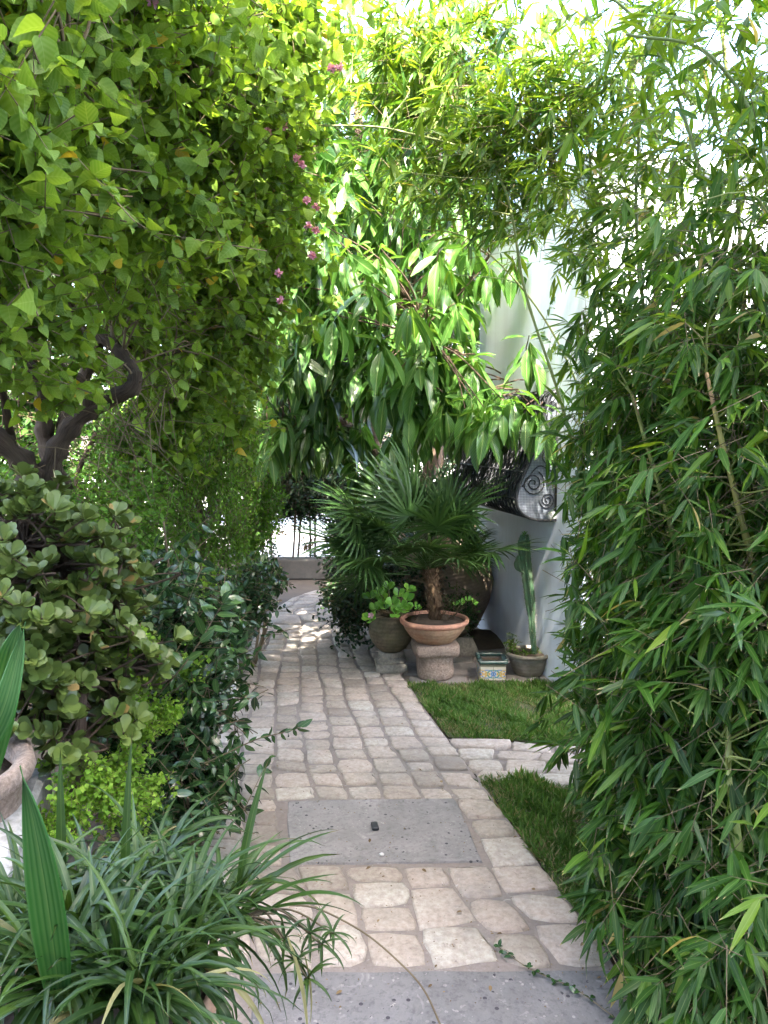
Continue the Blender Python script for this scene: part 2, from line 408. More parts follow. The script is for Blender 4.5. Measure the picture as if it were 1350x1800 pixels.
def lattice_mat():
    m = NT('perforated_plate'); g = m.coord('UV')
    v = m.n('ShaderNodeTexChecker'); v.inputs['Scale'].default_value = 150
    mp = m.n('ShaderNodeMapping'); mp.inputs['Rotation'].default_value = (0, 0, .785); m.l(g, mp.inputs[0]); m.l(mp.outputs[0], v.inputs[0])
    c = m.mix(v.outputs[1], (.23, .25, .28), (.10, .11, .13))
    return m.end(m.pbr(c, .45, m.bump(v.outputs[1], .3, .003), .4))
M['lattice'] = lattice_mat()

# ------------------------------------------------------------------ leaves
def leaf_tpl(vs, ws, fold=0.25, bend=0.4, twist=0.0, wave=0.0):
    """leaf of length 1 along +Y, normal +Z; returns verts, tris, uv"""
    V = []; UVs = []; rows = []
    y = z = 0.0; pv = 0.0
    for i, (v, w) in enumerate(zip(vs, ws)):
        dv = v - pv; ang = bend * (v + pv) / 2
        y += dv * math.cos(ang); z -= dv * math.sin(ang); pv = v
        zz = z + wave * math.sin(v * 9 + 1)
        if w <= 1e-6:
            rows.append([len(V)]); V.append((0, y, zz)); UVs.append((.5, v))
        else:
            a = twist * v; ca, sa = math.cos(a), math.sin(a); k = fold * w
            rows.append([len(V), len(V) + 1, len(V) + 2])
            V += [(-w * ca, y, zz + k - w * sa), (0, y, zz), (w * ca, y, zz + k + w * sa)]
            UVs += [(.5 - w / (2 * max(ws)), v), (.5, v), (.5 + w / (2 * max(ws)), v)]
    T = []
    for a, b in zip(rows[:-1], rows[1:]):
        if len(a) == 1 and len(b) == 3: T += [(a[0], b[1], b[0]), (a[0], b[2], b[1])]
        elif len(a) == 3 and len(b) == 1: T += [(a[0], a[1], b[0]), (a[1], a[2], b[0])]
        elif len(a) == 3: T += [(a[0], a[1], b[1]), (a[0], b[1], b[0]), (a[1], a[2], b[2]), (a[1], b[2], b[1])]
    return np.array(V, float), np.array(T), np.array(UVs, float)

def fan_tpls(vs, ws, n=4, bend=(.2, .7), fold=(.1, .35), twist=.25, wave=.01, seed=1):
    r = random.Random(seed)
    return [leaf_tpl(vs, ws, r.uniform(*fold), r.uniform(*bend), r.uniform(-twist, twist), r.uniform(-wave, wave)) for _ in range(n)]

HEART = fan_tpls([0, .05, .2, .42, .66, .86, 1], [0, .22, .38, .37, .24, .09, 0], 5, (.1, .9), (.05, .5), .4, .03, 2)
LANCE = fan_tpls([0, .12, .38, .7, 1], [0, .05, .072, .05, 0], 5, (.05, .75), (.1, .5), .35, .01, 3)
LANCE_HI = fan_tpls([0, .06, .18, .38, .6, .82, 1], [0.008, .045, .068, .073, .062, .033, 0], 6, (.05, .8), (.15, .5), .4, .012, 4)
FICUS = fan_tpls([0, .1, .3, .52, .75, .92, 1], [0.01, .07, .15, .17, .135, .05, 0], 5, (.1, .9), (.12, .5), .3, .012, 5)
OVAL = fan_tpls([0, .3, .65, 1], [0, .24, .24, 0], 4, (.1, .6), (.05, .4), .3, 0, 6)
OBOV = fan_tpls([0, .2, .48, .74, .93, 1], [.03, .1, .25, .31, .19, 0], 5, (-.5, .3), (.1, .35), .15, 0, 7)
RUSC = fan_tpls([0, .12, .35, .62, .86, 1], [0.005, .11, .2, .18, .075, 0], 5, (.1, .9), (.15, .5), .3, .01, 8)
BLADE = fan_tpls([0, .5, 1], [.05, .035, 0], 4, (.2, 1.2), (.2, .4), .3, 0, 9)
BLOB = fan_tpls([0, .5, 1], [0, .42, 0], 3, (.1, .8), (.05, .4), .3, 0, 10)

def frames(d, n):
    Y = nrm(d); X = nrm(np.cross(Y, n)); Z = np.cross(X, Y)
    return np.stack([X, Y, Z], axis=2)          # columns

def merged(name, tpls, pos, Rm, size, tint, mat, parent, org, kind='stuff', widths=None):
    V = []; T = []; U = []; K = []; off = 0
    n = len(pos); which = np.arange(n) % len(tpls)
    for k, (tv, tt, tu) in enumerate(tpls):
        i = np.nonzero(which == k)[0]
        if not len(i): continue
        loc = tv[None] * size[i][:, None, None]
        if widths is not None: loc = loc * np.stack([widths[i], np.ones(len(i)), np.ones(len(i))], 1)[:, None, :]
        w = np.einsum('nij,nvj->nvi', Rm[i], loc) + pos[i][:, None, :]
        V.append(w.reshape(-1, 3)); U.append(np.tile(tu, (len(i), 1))); K.append(np.repeat(tint[i], len(tv)))
        T.append((tt[None] + (np.arange(len(i)) * len(tv))[:, None, None]).reshape(-1, 3) + off); off += len(i) * len(tv)
    me = np_mesh(name, np.concatenate(V) - org, np.concatenate(T), np.concatenate(U), np.concatenate(K), mat)
    o = link(name, me, parent)
    if kind: o['kind'] = kind
    return o

def visible_first(pos, size, n, cell=9):
    u, v, d = proj(pos)
    ok = (d > .3) & (u > 0) & (u < 1350) & (v > 0) & (v < 1800)
    idx = np.nonzero(ok)[0]
    if not len(idx) or not n: return np.array([], int)
    key = (u[idx] // cell).astype(int) * 1000 + (v[idx] // cell).astype(int)
    o = np.lexsort((d[idx], key)); idx = idx[o]; key = key[o]
    first = np.r_[True, key[1:] != key[:-1]]; idx = idx[first]
    # drop what lies clearly behind others nearby
    big = {}
    cu, cv = (u[idx] // 30).astype(int), (v[idx] // 30).astype(int)
    for i, a, b in zip(idx, cu, cv):
        big[(a, b)] = min(big.get((a, b), 1e9), d[i])
    idx = np.array([i for i, a, b in zip(idx, cu, cv) if d[i] < big[(a, b)] + .3])
    s = size[idx] / d[idx]
    return idx[np.argsort(-s)[:n]]

def foliage(parent, tpls, pos, dirs, nor, size, tint, mat, n_parts=300, part='leaf', rest='foliage', hi=None, widths=None):
    org = np.array(parent.location); Rm = frames(dirs, nor)
    sel = visible_first(pos, size, n_parts)
    mask = np.ones(len(pos), bool); mask[sel] = False
    if mask.any():
        merged(rest, tpls, pos[mask], Rm[mask], size[mask], tint[mask], mat, parent, org, widths=None if widths is None else widths[mask])
    if len(sel):
        ht = hi or tpls
        tv = np.quantile(tint[sel], [.08, .3, .5, .7, .9, .985]) if len(sel) > 6 else np.array([.5])
        lib = {}
        for c, i in enumerate(sel):
            a = c % len(ht); b = int(np.argmin(abs(tv - tint[i])))
            if (a, b) not in lib:
                t = ht[a]; lib[(a, b)] = np_mesh(part, t[0], t[1], t[2], np.full(len(t[0]), tv[b]), mat)
            o = bpy.data.objects.new(part, lib[(a, b)]); COL.objects.link(o); o.parent = parent
            Mx = Matrix([[*(Rm[i][r] * size[i]), pos[i][r] - org[r]] for r in range(3)] + [[0, 0, 0, 1]])
            if widths is not None: Mx = Mx @ Matrix.Diagonal((widths[i], 1, 1, 1))
            o.matrix_basis = Mx

def in_blobs(rng, blobs, n, sub=14, spread=.30, shell=.55):
    """n points gathered in clumps over the shells of ellipsoids: blobs = (centre, (rx,ry,rz) or r, weight)"""
    w = np.array([b[2] for b in blobs], float); w /= w.sum()
    cnt = rng.multinomial(n, w); pts = []; outs = []
    for (c, r, _), k in zip(blobs, cnt):
        if not k: continue
        r = np.array([r] * 3 if np.isscalar(r) else r, float)
        d = nrm(rng.normal(size=(sub, 3))); cc = d * (shell + (1 - shell) * rng.random((sub, 1)))
        w2 = rng.random(sub) + .25; w2 /= w2.sum()
        j = rng.choice(sub, k, p=w2)
        q = cc[j] + rng.normal(size=(k, 3)) * spread
        pts.append(np.asarray(c) + q * r); outs.append(nrm(q * r + 1e-6))
    return np.concatenate(pts), np.concatenate(outs)

def twiggy(rng, tips, outs, L, per, size, out_k=.6, grav=.3, side=.9, jitter=.35, flat=.5, leaf_g=.35, start=.15):
    """leaves set alternately along twigs; returns pos, dir, normal, size, twig base/tip"""
    n = len(tips)
    d = nrm(outs * out_k + rng.normal(size=(n, 3)) * .45 + np.array([0, 0, -grav]))
    ln = L * (.6 + .8 * rng.random(n)); base = tips - d * ln[:, None]
    t = (start + (1 - start) * (np.arange(per) / max(1, per - 1)))[None, :] + rng.normal(size=(n, per)) * .04
    sag = np.array([0, 0, -1.0]) * (grav * .35)
    pos = base[:, None] + d[:, None] * (ln[:, None, None] * t[..., None]) + sag * (ln[:, None, None] * (t ** 2)[..., None])
    sv = nrm(np.cross(d, rng.normal(size=(n, 3)) * .5 + np.array([0, 0, 1.0])))
    sgn = np.where(np.arange(per) % 2 == 0, 1.0, -1.0)[None, :, None]
    ld = nrm(d[:, None] * (.35 + .65 * t[..., None] ** 3) + sv[:, None] * sgn * side + rng.normal(size=(n, per, 3)) * jitter + np.array([0, 0, -leaf_g]))
    up = np.array([0, 0, 1.0]) * flat + rng.normal(size=(n, per, 3)) * .45
    sz = rng.uniform(size[0], size[1], (n, per)) * (1 - .35 * t ** 4)
    return pos.reshape(-1, 3), ld.reshape(-1, 3), up.reshape(-1, 3), sz.reshape(-1), base, tips + sag * ln[:, None]

def twigs(name, a, b, rad, mat, parent, sides=3, bow=.0):
    """thin three sided sticks from a to b, in one mesh"""
    n = len(a)
    if not n: return
    d = nrm(b - a); x = nrm(np.cross(d, np.array([.3, .2, 1.0]))); y = np.cross(d, x)
    mid = (a + b) / 2 + np.array([0, 0, bow]) * np.linalg.norm(b - a, axis=1)[:, None]
    ang = np.arange(sides) * 2 * math.pi / sides; V = []
    for p, r in ((a, rad), (mid, rad * .75), (b, rad * .4)):
        V.append(p[:, None] + r * (np.cos(ang)[None, :, None] * x[:, None] + np.sin(ang)[None, :, None] * y[:, None]))
    V = np.stack(V, 1).reshape(n, -1, 3); T = []
    for i in range(2):
        for k in range(sides):
            k2 = (k + 1) % sides; T += [(i * sides + k, i * sides + k2, (i + 1) * sides + k2), (i * sides + k, (i + 1) * sides + k2, (i + 1) * sides + k)]
    T = np.array(T); m = sides * 3
    TT = (T[None] + (np.arange(n) * m)[:, None, None]).reshape(-1, 3)
    me = np_mesh(name, V.reshape(-1, 3) - np.array(parent.location), TT, np.tile(np.stack([np.tile(ang / 6.28, 3), np.repeat([0, .1, .2], sides)], 1), (n, 1)), np.full(n * m, .5), mat)
    o = link(name, me, parent); o['kind'] = 'stuff'; return o

def links_to(skel, tips, rng, rad0=.012, k=.25):
    """bowed branches from the nearest skeleton point (below the tip if possible) to each tip"""
    out = []
    for t in tips:
        dd = np.linalg.norm(skel - t, axis=1) + np.where(skel[:, 2] > t[2], .3, 0)
        if dd.min() > .55 + 1.2 * (rad0 > .006): continue
        s = skel[int(np.argmin(dd))]
        m1 = s * .6 + t * .4 + rng.normal(size=3) * .05 + np.array([0, 0, k]) * np.linalg.norm(t - s)
        out.append((spline([s, m1, t], 4), rad0))
    return out

# ================================================================== SETTING
gm = MB(); n = 60
gx = np.linspace(-1, 1, n); ax = np.sign(gx) * (abs(gx) ** 3) * 300; ay = np.sign(gx) * (abs(gx) ** 3) * 300 + 4
XX, YY = np.meshgrid(ax, ay); V = np.stack([XX.ravel(), YY.ravel(), np.zeros(n * n)], 1)
T = []
for i in range(n - 1):
    for j in range(n - 1):
        a = i * n + j; T += [(a, a + 1, a + n + 1), (a, a + n + 1, a + n)]
gm.add(V, T); tag(gm.build('ground', M['soil'], smooth=False), kind='structure')

def sheet(name, poly, z, mat, parent=None):
    p = np.array([(q[0], q[1], z) for q in poly]); c = p.mean(0)
    V = np.vstack([p, c]); n = len(p)
    T = [(i, (i + 1) % n, n) for i in range(n)]
    nz = np.cross(V[T[0][1]] - V[T[0][0]], V[T[0][2]] - V[T[0][0]])[2]
    if nz < 0: T = [(b, a, c_) for a, b, c_ in T]
    mb = MB(); mb.add(V, T); o = mb.build(name, mat, parent, smooth=False)
    if parent is None: o['kind'] = 'structure'
    return o

# left edge and right edge of the path, from the photograph, laid on the ground
LE = np.array([G(u, v)[:2] for u, v in [(335, 2300), (340, 1790), (350, 1600), (355, 1480), (362, 1400), (375, 1320), (391, 1264), (407, 1220), (433, 1153), (458, 1104), (468, 1080), (520, 1052), (575, 1035)]])
RE = np.array([G(u, v)[:2] for u, v in [(1370, 2300), (1120, 1790), (1048, 1650), (970, 1560), (915, 1480), (870, 1415), (835, 1370), (775, 1290), (742, 1245), (716, 1205), (694, 1170), (668, 1130), (655, 1100), (650, 1070), (655, 1050), (660, 1035)]])
def xl(y): return float(np.interp(y, LE[:, 1], LE[:, 0]))
def xr(y): return float(np.interp(y, RE[:, 1], RE[:, 0]))
def dep(v): return float(G(675, v)[1])

path = tag(sheet('path', [tuple(p) for p in LE] + [tuple(p) for p in RE[::-1]], .0172, M['mortar']), kind='structure')
rng = np.random.default_rng(5)

def stone_mesh(q, tint, top, rnd=.16, n=12, joint=.007, rg=None):
    """one rounded stone filling the quad q (4 xy corners), returned relative to its centre"""
    rg = rg or rng; q = np.asarray(q, float); c = q.mean(0)
    ang = (np.arange(n) + rg.uniform(-.05, .05, n)) * 2 * math.pi / n + math.pi / 4 * 1.0
    p = rg.uniform(5.0, 14.0) if rg.random() > .1 else 4.2; r = (abs(np.cos(ang)) ** p + abs(np.sin(ang)) ** p) ** (-1 / p)
    s, t = r * np.cos(ang), r * np.sin(ang)
    s, t = np.clip(s * (1 + rg.normal(size=n) * .045), -1.03, 1.03), np.clip(t * (1 + rg.normal(size=n) * .045), -1.03, 1.03)
    def bil(s, t):
        a, b = (s + 1) / 2, (t + 1) / 2
        return (q[0] * ((1 - a) * (1 - b))[:, None] + q[1] * (a * (1 - b))[:, None] + q[2] * (a * b)[:, None] + q[3] * ((1 - a) * b)[:, None])
    wx = max(np.linalg.norm(q[1] - q[0]), 1e-3); wy = max(np.linalg.norm(q[3] - q[0]), 1e-3)
    def ring(ins): return bil(s * (1 - 2 * (joint + ins) / wx), t * (1 - 2 * (joint + ins) / wy))
    bv = min(.009, .09 * min(wx, wy))
    tilt = rg.normal(size=2) * .012
    R0, R1, R2 = ring(0), ring(bv * .35), ring(bv * 1.4)
    z1 = top - .004 + (R1 - c) @ tilt; z2 = top + (R2 - c) @ tilt + rg.normal(size=n) * .0008
    V = np.vstack([np.c_[R0 - c, np.full(n, .002)], np.c_[R1 - c, z1], np.c_[R2 - c, z2]])
    T = []
    for i in range(2):
        for k in range(n):
            k2 = (k + 1) % n; T += [(i * n + k, i * n + k2, (i + 1) * n + k2), (i * n + k, (i + 1) * n + k2, (i + 1) * n + k)]
    for k in range(1, n - 1): T.append((2 * n, 2 * n + k, 2 * n + k + 1))
    return V, np.array(T), c, tint

stones = []
def wob(j, y, a=.012): return a * math.sin(y * 4.1 + j * 2.3) + a * .7 * math.sin(y * 9.7 + j * 5.1)
def columns(y0, y1, n, h, js=None, joint=(.002, .006), top=.025, a=.006, jag=.03):
    for j in (js if js is not None else range(n)):
        y = y0 + rng.uniform(-.3, 0) * h * 0
        while y < y1 - .02:
            hh = h * rng.uniform(.75, 1.25)
            if y + hh > y1 - h * .45: hh = y1 - y
            def X(jj, yy):
                f = jj / n; e = 0 if jj in (0, n) else 1
                return xl(yy) * (1 - f) + xr(yy) * f + wob(jj, yy, a) * (e + .4)
            ya, yb = y, y + hh
            sk = rng.normal() * jag * .3
            q = [(X(j, ya), ya - sk), (X(j + 1, ya), ya + sk), (X(j + 1, yb), yb + sk * .4), (X(j, yb), yb - sk * .4)]
            stones.append(stone_mesh(q, float(np.clip(rng.normal(.52, .3), .0, 1)), top + rng.normal() * .0025, joint=rng.uniform(*joint)))
            y += hh
yf0, yf1 = dep(1712), dep(1532); ys1 = dep(1412)
columns(yf0, yf1, 7, .165, joint=(.0015, .005), a=.012, jag=.05)
columns(yf1, ys1 - .01, 8, .15, js=[0, 1], joint=(.002, .005))
columns(yf1, ys1 - .01, 7, .165, js=[6], joint=(.002, .005))
columns(ys1 - .01, dep(1112), 8, .128)
columns(dep(1112), dep(1086), 3, .20, joint=(.003, .006), a=.02)
columns(dep(1086), dep(1042), 7, .15, joint=(.003, .007), a=.03, jag=.08)
columns(1.0, 1.62, 5, .2)

def put_stones(lst, parent, mat, nmax, name, rest):
    cc = np.array([[s[2][0], s[2][1], .02] for s in lst]); sz = np.full(len(lst), .14)
    u, v, d = proj(cc); vis = (u > -40) & (u < 1390) & (v > 0) & (v < 1840)
    order = np.argsort(np.where(vis, d, d + 100)); mb = MB(); k = 0
    for r, i in enumerate(order):
        V, T, c, t = lst[i]
        if r < nmax:
            o = link(name, np_mesh(name, V, T, None, np.full(len(V), t), mat), parent, (c[0], c[1], 0))
        else: mb.add(V + np.array([c[0], c[1], 0]), T, None, t); k += 1
    if k: mb.build(rest, mat, parent, kind='stuff')
put_stones(stones, path, M['cobble'], 300, 'paving_stone', 'far_paving_stones')

# grey slabs let into the path
def slab(name, quad, mat, top, label=None, parent=None):
    q = np.array([p[:2] for p in quad]); c = q.mean(0); out = []
    pts = []
    for k in range(4):
        a, b = q[k], q[(k + 1) % 4]
        for t in np.linspace(0, 1, 7)[:-1]:
            p = a + (b - a) * t; 
            if 0 < t: p = p + rng.normal(size=2) * .003
            else: p = p + (c - p) * .012
            pts.append(p)
    pts = np.array(pts); n = len(pts)
    def lvl(k, z): return np.c_[c + (pts - c) * k, np.full(n, z)]
    V = np.vstack([lvl(1, .0), lvl(1, top - .006), lvl(.988, top), [[c[0], c[1], top]]]); T = []
    for i in range(2):
        for k in range(n):
            k2 = (k + 1) % n; T += [(i * n + k, i * n + k2, (i + 1) * n + k2), (i * n + k, (i + 1) * n + k2, (i + 1) * n + k)]
    for k in range(n): T.append((2 * n + k, 2 * n + (k + 1) % n, 3 * n))
    mb = MB(); mb.add(V, T); o = mb.build(name, mat, parent, smooth=True)
    autosmooth(o, 25)
    if label: o['label'] = label
    return o
slab('concrete_slab', [G(507, 1529), G(851, 1526), G(800, 1412), G(505, 1417)], M['slab'], .024, 'smooth grey speckled slab', path)
slab('concrete_slab', [G(400, 2250), G(1270, 2250), G(1075, 1716), G(450, 1722)], M['slab2'], .024, 'dark slab flecked with white chips', path)

# side path of flat broken stones
sp_poly = [(788, 1302), (870, 1306), (960, 1312), (1080, 1330), (1300, 1370), (1300, 1450), (1130, 1420), (1010, 1394), (930, 1380), (842, 1372), (815, 1340)]
side = tag(sheet('side_path', [G(u, v) for u, v in sp_poly], .009, M['mortar']), kind='structure')
ss = []
rows = [(1304, 1319), (1319, 1338), (1338, 1358), (1358, 1380)]
for i, (va, vb) in enumerate(rows):
    u = [790, 800, 815, 830][i] + 4
    while u < 1200:
        w = rng.uniform(62, 105)
        dv = lambda uu: (uu - 790) * .055
        q = [G(u, vb + dv(u) + rng.normal() * 2.5)[:2], G(u + w, vb + dv(u + w) + rng.normal() * 2.5)[:2], G(u + w + rng.normal() * 8, va + dv(u + w) + rng.normal() * 1.5)[:2], G(u + rng.normal() * 8, va + dv(u) + rng.normal() * 1.5)[:2]]
        ss.append(stone_mesh(q, float(np.clip(rng.normal(.75, .15), .1, 1)), .024 + rng.normal() * .002, joint=rng.uniform(.004, .009)))
        u += w
put_stones(ss, side, M['cobble'], 300, 'paving_stone', 'far_paving_stones')

# terrace under the pots
tp = [G(694, 1207), G(1120, 1207), G(1120, 1100), G(800, 1085), G(660, 1085), G(668, 1130), G(694, 1170)]
terr = tag(sheet('terrace', tp, .006, M['mortar']), kind='structure')
ts = []
for i, (va, vb) in enumerate([(1190, 1206), (1168, 1190), (1143, 1168), (1120, 1143), (1098, 1120)]):
    ya, yb = dep(vb), dep(va); x = xr(ya) + .005
    while x < 1.55:
        w = rng.uniform(.22, .38) if i else rng.uniform(.16, .3)
        ts.append(stone_mesh([(x, ya), (x + w, ya), (x + w, yb), (x, yb)], float(rng.uniform(.2, .8)), .016 + rng.normal() * .001, joint=.004)); x += w
put_stones(ts, terr, M['greypave'], 300, 'paving_slab', 'far_paving_slabs')

# dirt beyond the path, pale sunlit court behind the low wall
sheet('dirt_track', [G(330, 1110), G(470, 1084), G(520, 1056), G(575, 1039), G(660, 1040), G(760, 1060), G(900, 1015), G(300, 1000)], .004, M['dirt'])
co = sheet('courtyard', [(-9, 8.9), (6, 8.9), (14, 40), (-22, 40)], .006, M['concrete_pale'])

# lawns
def lawn(name, poly, n, label, seed, h=(.022, .045), bald=0.0):
    r = np.random.default_rng(seed)
    w = np.array([G(u, v)[:2] for u, v in poly])
    base = sheet(name, w, .012, M['lawnsoil']); base['kind'] = 'structure'
    lo, hi = w.min(0), w.max(0); pts = r.uniform(lo, hi, (n * 3, 2))
    inside = np.zeros(len(pts), bool); j = len(w) - 1
    for i in range(len(w)):
        a, b = w[i], w[j]
        c = ((a[1] > pts[:, 1]) != (b[1] > pts[:, 1])) & (pts[:, 0] < (b[0] - a[0]) * (pts[:, 1] - a[1]) / (b[1] - a[1] + 1e-12) + a[0])
        inside ^= c; j = i
    pts = pts[inside][:n]; pts = pts + r.normal(size=pts.shape) * .009
    cl = np.sin(pts[:, 0] * 17 + 1) * np.sin(pts[:, 1] * 13) + .6 * np.sin(pts[:, 0] * 41 + pts[:, 1] * 29)
    k = r.random(len(pts)) < .85 + .3 * cl; pts = pts[k]; cl = cl[k]
    m = len(pts); pos = np.c_[pts, np.full(m, .012)]
    d = np.c_[r.normal(size=(m, 2)) * .55, np.full(m, 1.0)]
    nn = np.c_[r.normal(size=(m, 2)), np.full(m, .1)]
    sz = r.uniform(*h, m) * (1 + .25 * cl)
    tint = np.clip(r.normal(.5, .22, m) + .15 * cl, 0, 1)
    pat = np.sin(pts[:, 0] * 7 + 2) * np.sin(pts[:, 1] * 9 + 1) + .5 * np.sin(pts[:, 0] * 23 + pts[:, 1] * 5)
    tint[r.random(m) < np.clip(.06 + .2 * pat, .02, .4)] = 1.0
    sz *= np.clip(1 - .3 * pat, .5, 1.2)
    o = merged('grass', BLADE, pos, frames(d, nn), sz, tint, M['grass'], None, np.zeros(3), widths=np.full(m, 1.6))
    tag(o, label, 'grass', kind='stuff')
M['lawnsoil'] = stone_mat('lawn_soil', [(.03, .035, .015), (.06, .07, .03), (.11, .10, .05)], 20, 1.0, 1.0, tints=False)
lawn('lawn', [(716, 1207), (800, 1206), (900, 1206), (1010, 1207), (1080, 1207), (1120, 1330), (1080, 1328), (960, 1310), (870, 1304), (788, 1300), (760, 1262)], 32000, 'short green grass of the small lawn in front of the stone pedestal and pots', 11)
lawn('lawn', [(838, 1374), (930, 1382), (1010, 1396), (1140, 1424), (1400, 1500), (1500, 1800), (1200, 1800), (1130, 1740), (1052, 1648), (975, 1560), (920, 1480), (875, 1415)], 42000, 'longer grass strip between the stone path and the foot of the bamboo', 12, (.03, .06))

# ================================================================== WHITE BUILDING WITH BELLIED GRILLE
qw = 2.03
def W(s, q, z): 
    p = RV * q + DV * s; return np.array([p[0], p[1], z])
bl = thing('white_house', W(5, qw + .6, 0), 'white stuccoed house wall with a barred window beside the path', 'house')
s_near, s_far, H = 3.98, 5.72, 2.9
gs0, gs1, gz0, gz1 = 4.40, 5.50, 1.05, 1.74          # the window opening
def wbox(mb, s0, s1, q0, q1, z0, z1, bev=0):
    mb.box(tuple(W((s0 + s1) / 2, (q0 + q1) / 2, (z0 + z1) / 2)), (q1 - q0, s1 - s0, z1 - z0), WALL_A, bev)
wl = MB()
wbox(wl, s_near, gs0, qw, qw + 1.3, 0, H); wbox(wl, gs1, s_far, qw, qw + 1.3, 0, H)
wbox(wl, gs0, gs1, qw, qw + 1.3, 0, gz0); wbox(wl, gs0, gs1, qw, qw + 1.3, gz1, H)
wbox(wl, gs0, gs1, qw + .3, qw + 1.3, gz0, gz1)
wl.build('wall', M['stucco'], bl, smooth=False)
cp = MB(); wbox(cp, s_near - .04, s_far + .04, qw - .04, qw + 1.34, H, H + .07, .01); cp.build('coping', M['stucco'], bl, smooth=False)
win = MB()
for a, b, c, d in ((gs0, gs0 + .05, gz0, gz1), (gs1 - .05, gs1, gz0, gz1), (gs0 + .05, gs1 - .05, gz0, gz0 + .05), (gs0 + .05, gs1 - .05, gz1 - .05, gz1), ((gs0 + gs1) / 2 - .025, (gs0 + gs1) / 2 + .025, gz0 + .05, gz1 - .05)):
    wbox(win, a, b, qw + .12, qw + .17, c, d)
wf = win.build('window', M['frame'], bl, smooth=False)
gl = MB(); wbox(gl, gs0 + .05, gs1 - .05, qw + .14, qw + .15, gz0 + .05, gz1 - .05); gl.build('pane', M['glass'], wf, smooth=False)
sl = MB(); wbox(sl, gs0 - .07, gs1 + .05, qw - .05, qw + .1, gz0 - .045, gz0, .006); sl.build('window_sill', M['whiteplaster'], bl, smooth=False)
gr = thing('window_grille', W((gs0 + gs1) / 2, qw, gz0), 'dark wrought iron window grille with a bulging lattice belly and scrolled side panel', 'window grille')
prof = spline([(.01, 1.76), (.06, 1.72), (.09, 1.62), (.12, 1.48), (.18, 1.33), (.24, 1.2), (.25, 1.10), (.2, 1.03), (.1, 1.0), (.0, 1.0)], 3)
ga, gb = gs0 - .05, gs1 + .08
for s in np.linspace(ga, gb, 24):
    m_ = MB(); m_.tube([W(s, qw - o, z) for o, z in prof], .0055, 4); m_.build('bar', M['iron'], gr)
for fam in (1, -1):
    for k in range(26):
        s = ga + (k - 8) * .065 if fam > 0 else gb - (k - 8) * .065
        pts = []
        for i, (o, z) in enumerate(prof):
            ss_ = s + fam * i * .026
            if ga <= ss_ <= gb: pts.append(W(ss_, qw - o - .006 * (i % 2), z))
        if len(pts) > 3:
            m_ = MB(); m_.tube(pts, .004, 4); m_.build('lattice_bar', M['iron'], gr)
for i in (0, 5, 9, 13, 17, 21, 26):
    o, z = prof[min(i, len(prof) - 1)]
    m_ = MB(); m_.tube([W(s, qw - o - .004, z) for s in (ga, (ga + gb) / 2, gb)], .007, 4); m_.build('rail', M['iron'], gr)
for s, nm in ((ga - .006, 'near'), (gb + .006, 'far')):
    pp = [(o, z) for o, z in prof]; c = np.array([.06, 1.4]); V = []; U = []
    ring = pp + [(0, z) for z in np.linspace(1.0, 1.76, 8)]
    nring = len(ring)
    for t in (0, .004):
        for o, z in ring: V.append(W(s + t, qw - o, z)); U.append((o, z))
        V.append(W(s + t, qw - .06, 1.35)); U.append((.06, 1.35))
    T = []
    for k in range(nring):
        k2 = (k + 1) % nring; a, b = k, k2; e, f = a + nring + 1, b + nring + 1
        T += [(a, b, nring), (f, e, 2 * nring + 1), (a, e, f), (a, f, b)]
    m_ = MB(); m_.add(V, T, U); pan = m_.build('side_panel', M['lattice'], gr, smooth=False)
    sc_ = MB(); sc_.tube([W(s - .004, qw - o, z) for o, z in prof], .009, 6)
    sc_.tube([W(s - .004, qw - .006, z) for z in (1.0, 1.4, 1.76)], .008, 6)
    for (o0, z0, r0, hand, st) in ((.15, 1.22, .075, 1, 2.0), (.06, 1.12, .05, -1, 0), (.055, 1.38, .06, 1, 1.0), (.05, 1.54, .045, -1, 2.5), (.04, 1.67, .03, 1, 0)):
        a = np.linspace(0, 2.3 * 2 * math.pi, 34); rr = r0 * (1 - a / a[-1] * .88)
        sc_.tube([W(s - .006, qw - o0 - r * math.cos(hand * t + st), z0 + r * math.sin(hand * t + st)) for t, r in zip(a, rr)], .0035, 4)
    sc_.tube([W(s - .006, qw - o, z) for o, z in spline([(.22, 1.2), (.12, 1.32), (.03, 1.3), (.01, 1.46), (.07, 1.56), (.06, 1.66), (.02, 1.72)], 6)], .0035, 4)
    sc_.build('scrollwork', M['iron'], gr)

# ================================================================== POTS BY THE WALL
def bumpy(o, amp=.004, sc=14, seed=0):
    """uneven surface for hewn stone"""
    from mathutils import noise
    me = o.data; 
    for v in me.vertices:
        n_ = noise.noise(Vector(v.co) * sc + Vector((seed, 0, 0))) + .5 * noise.noise(Vector(v.co) * sc * 2.7)
        v.co += v.normal * n_ * amp
    return o

pb = G(766, 1201); px, py = pb[0], pb[1] + .10
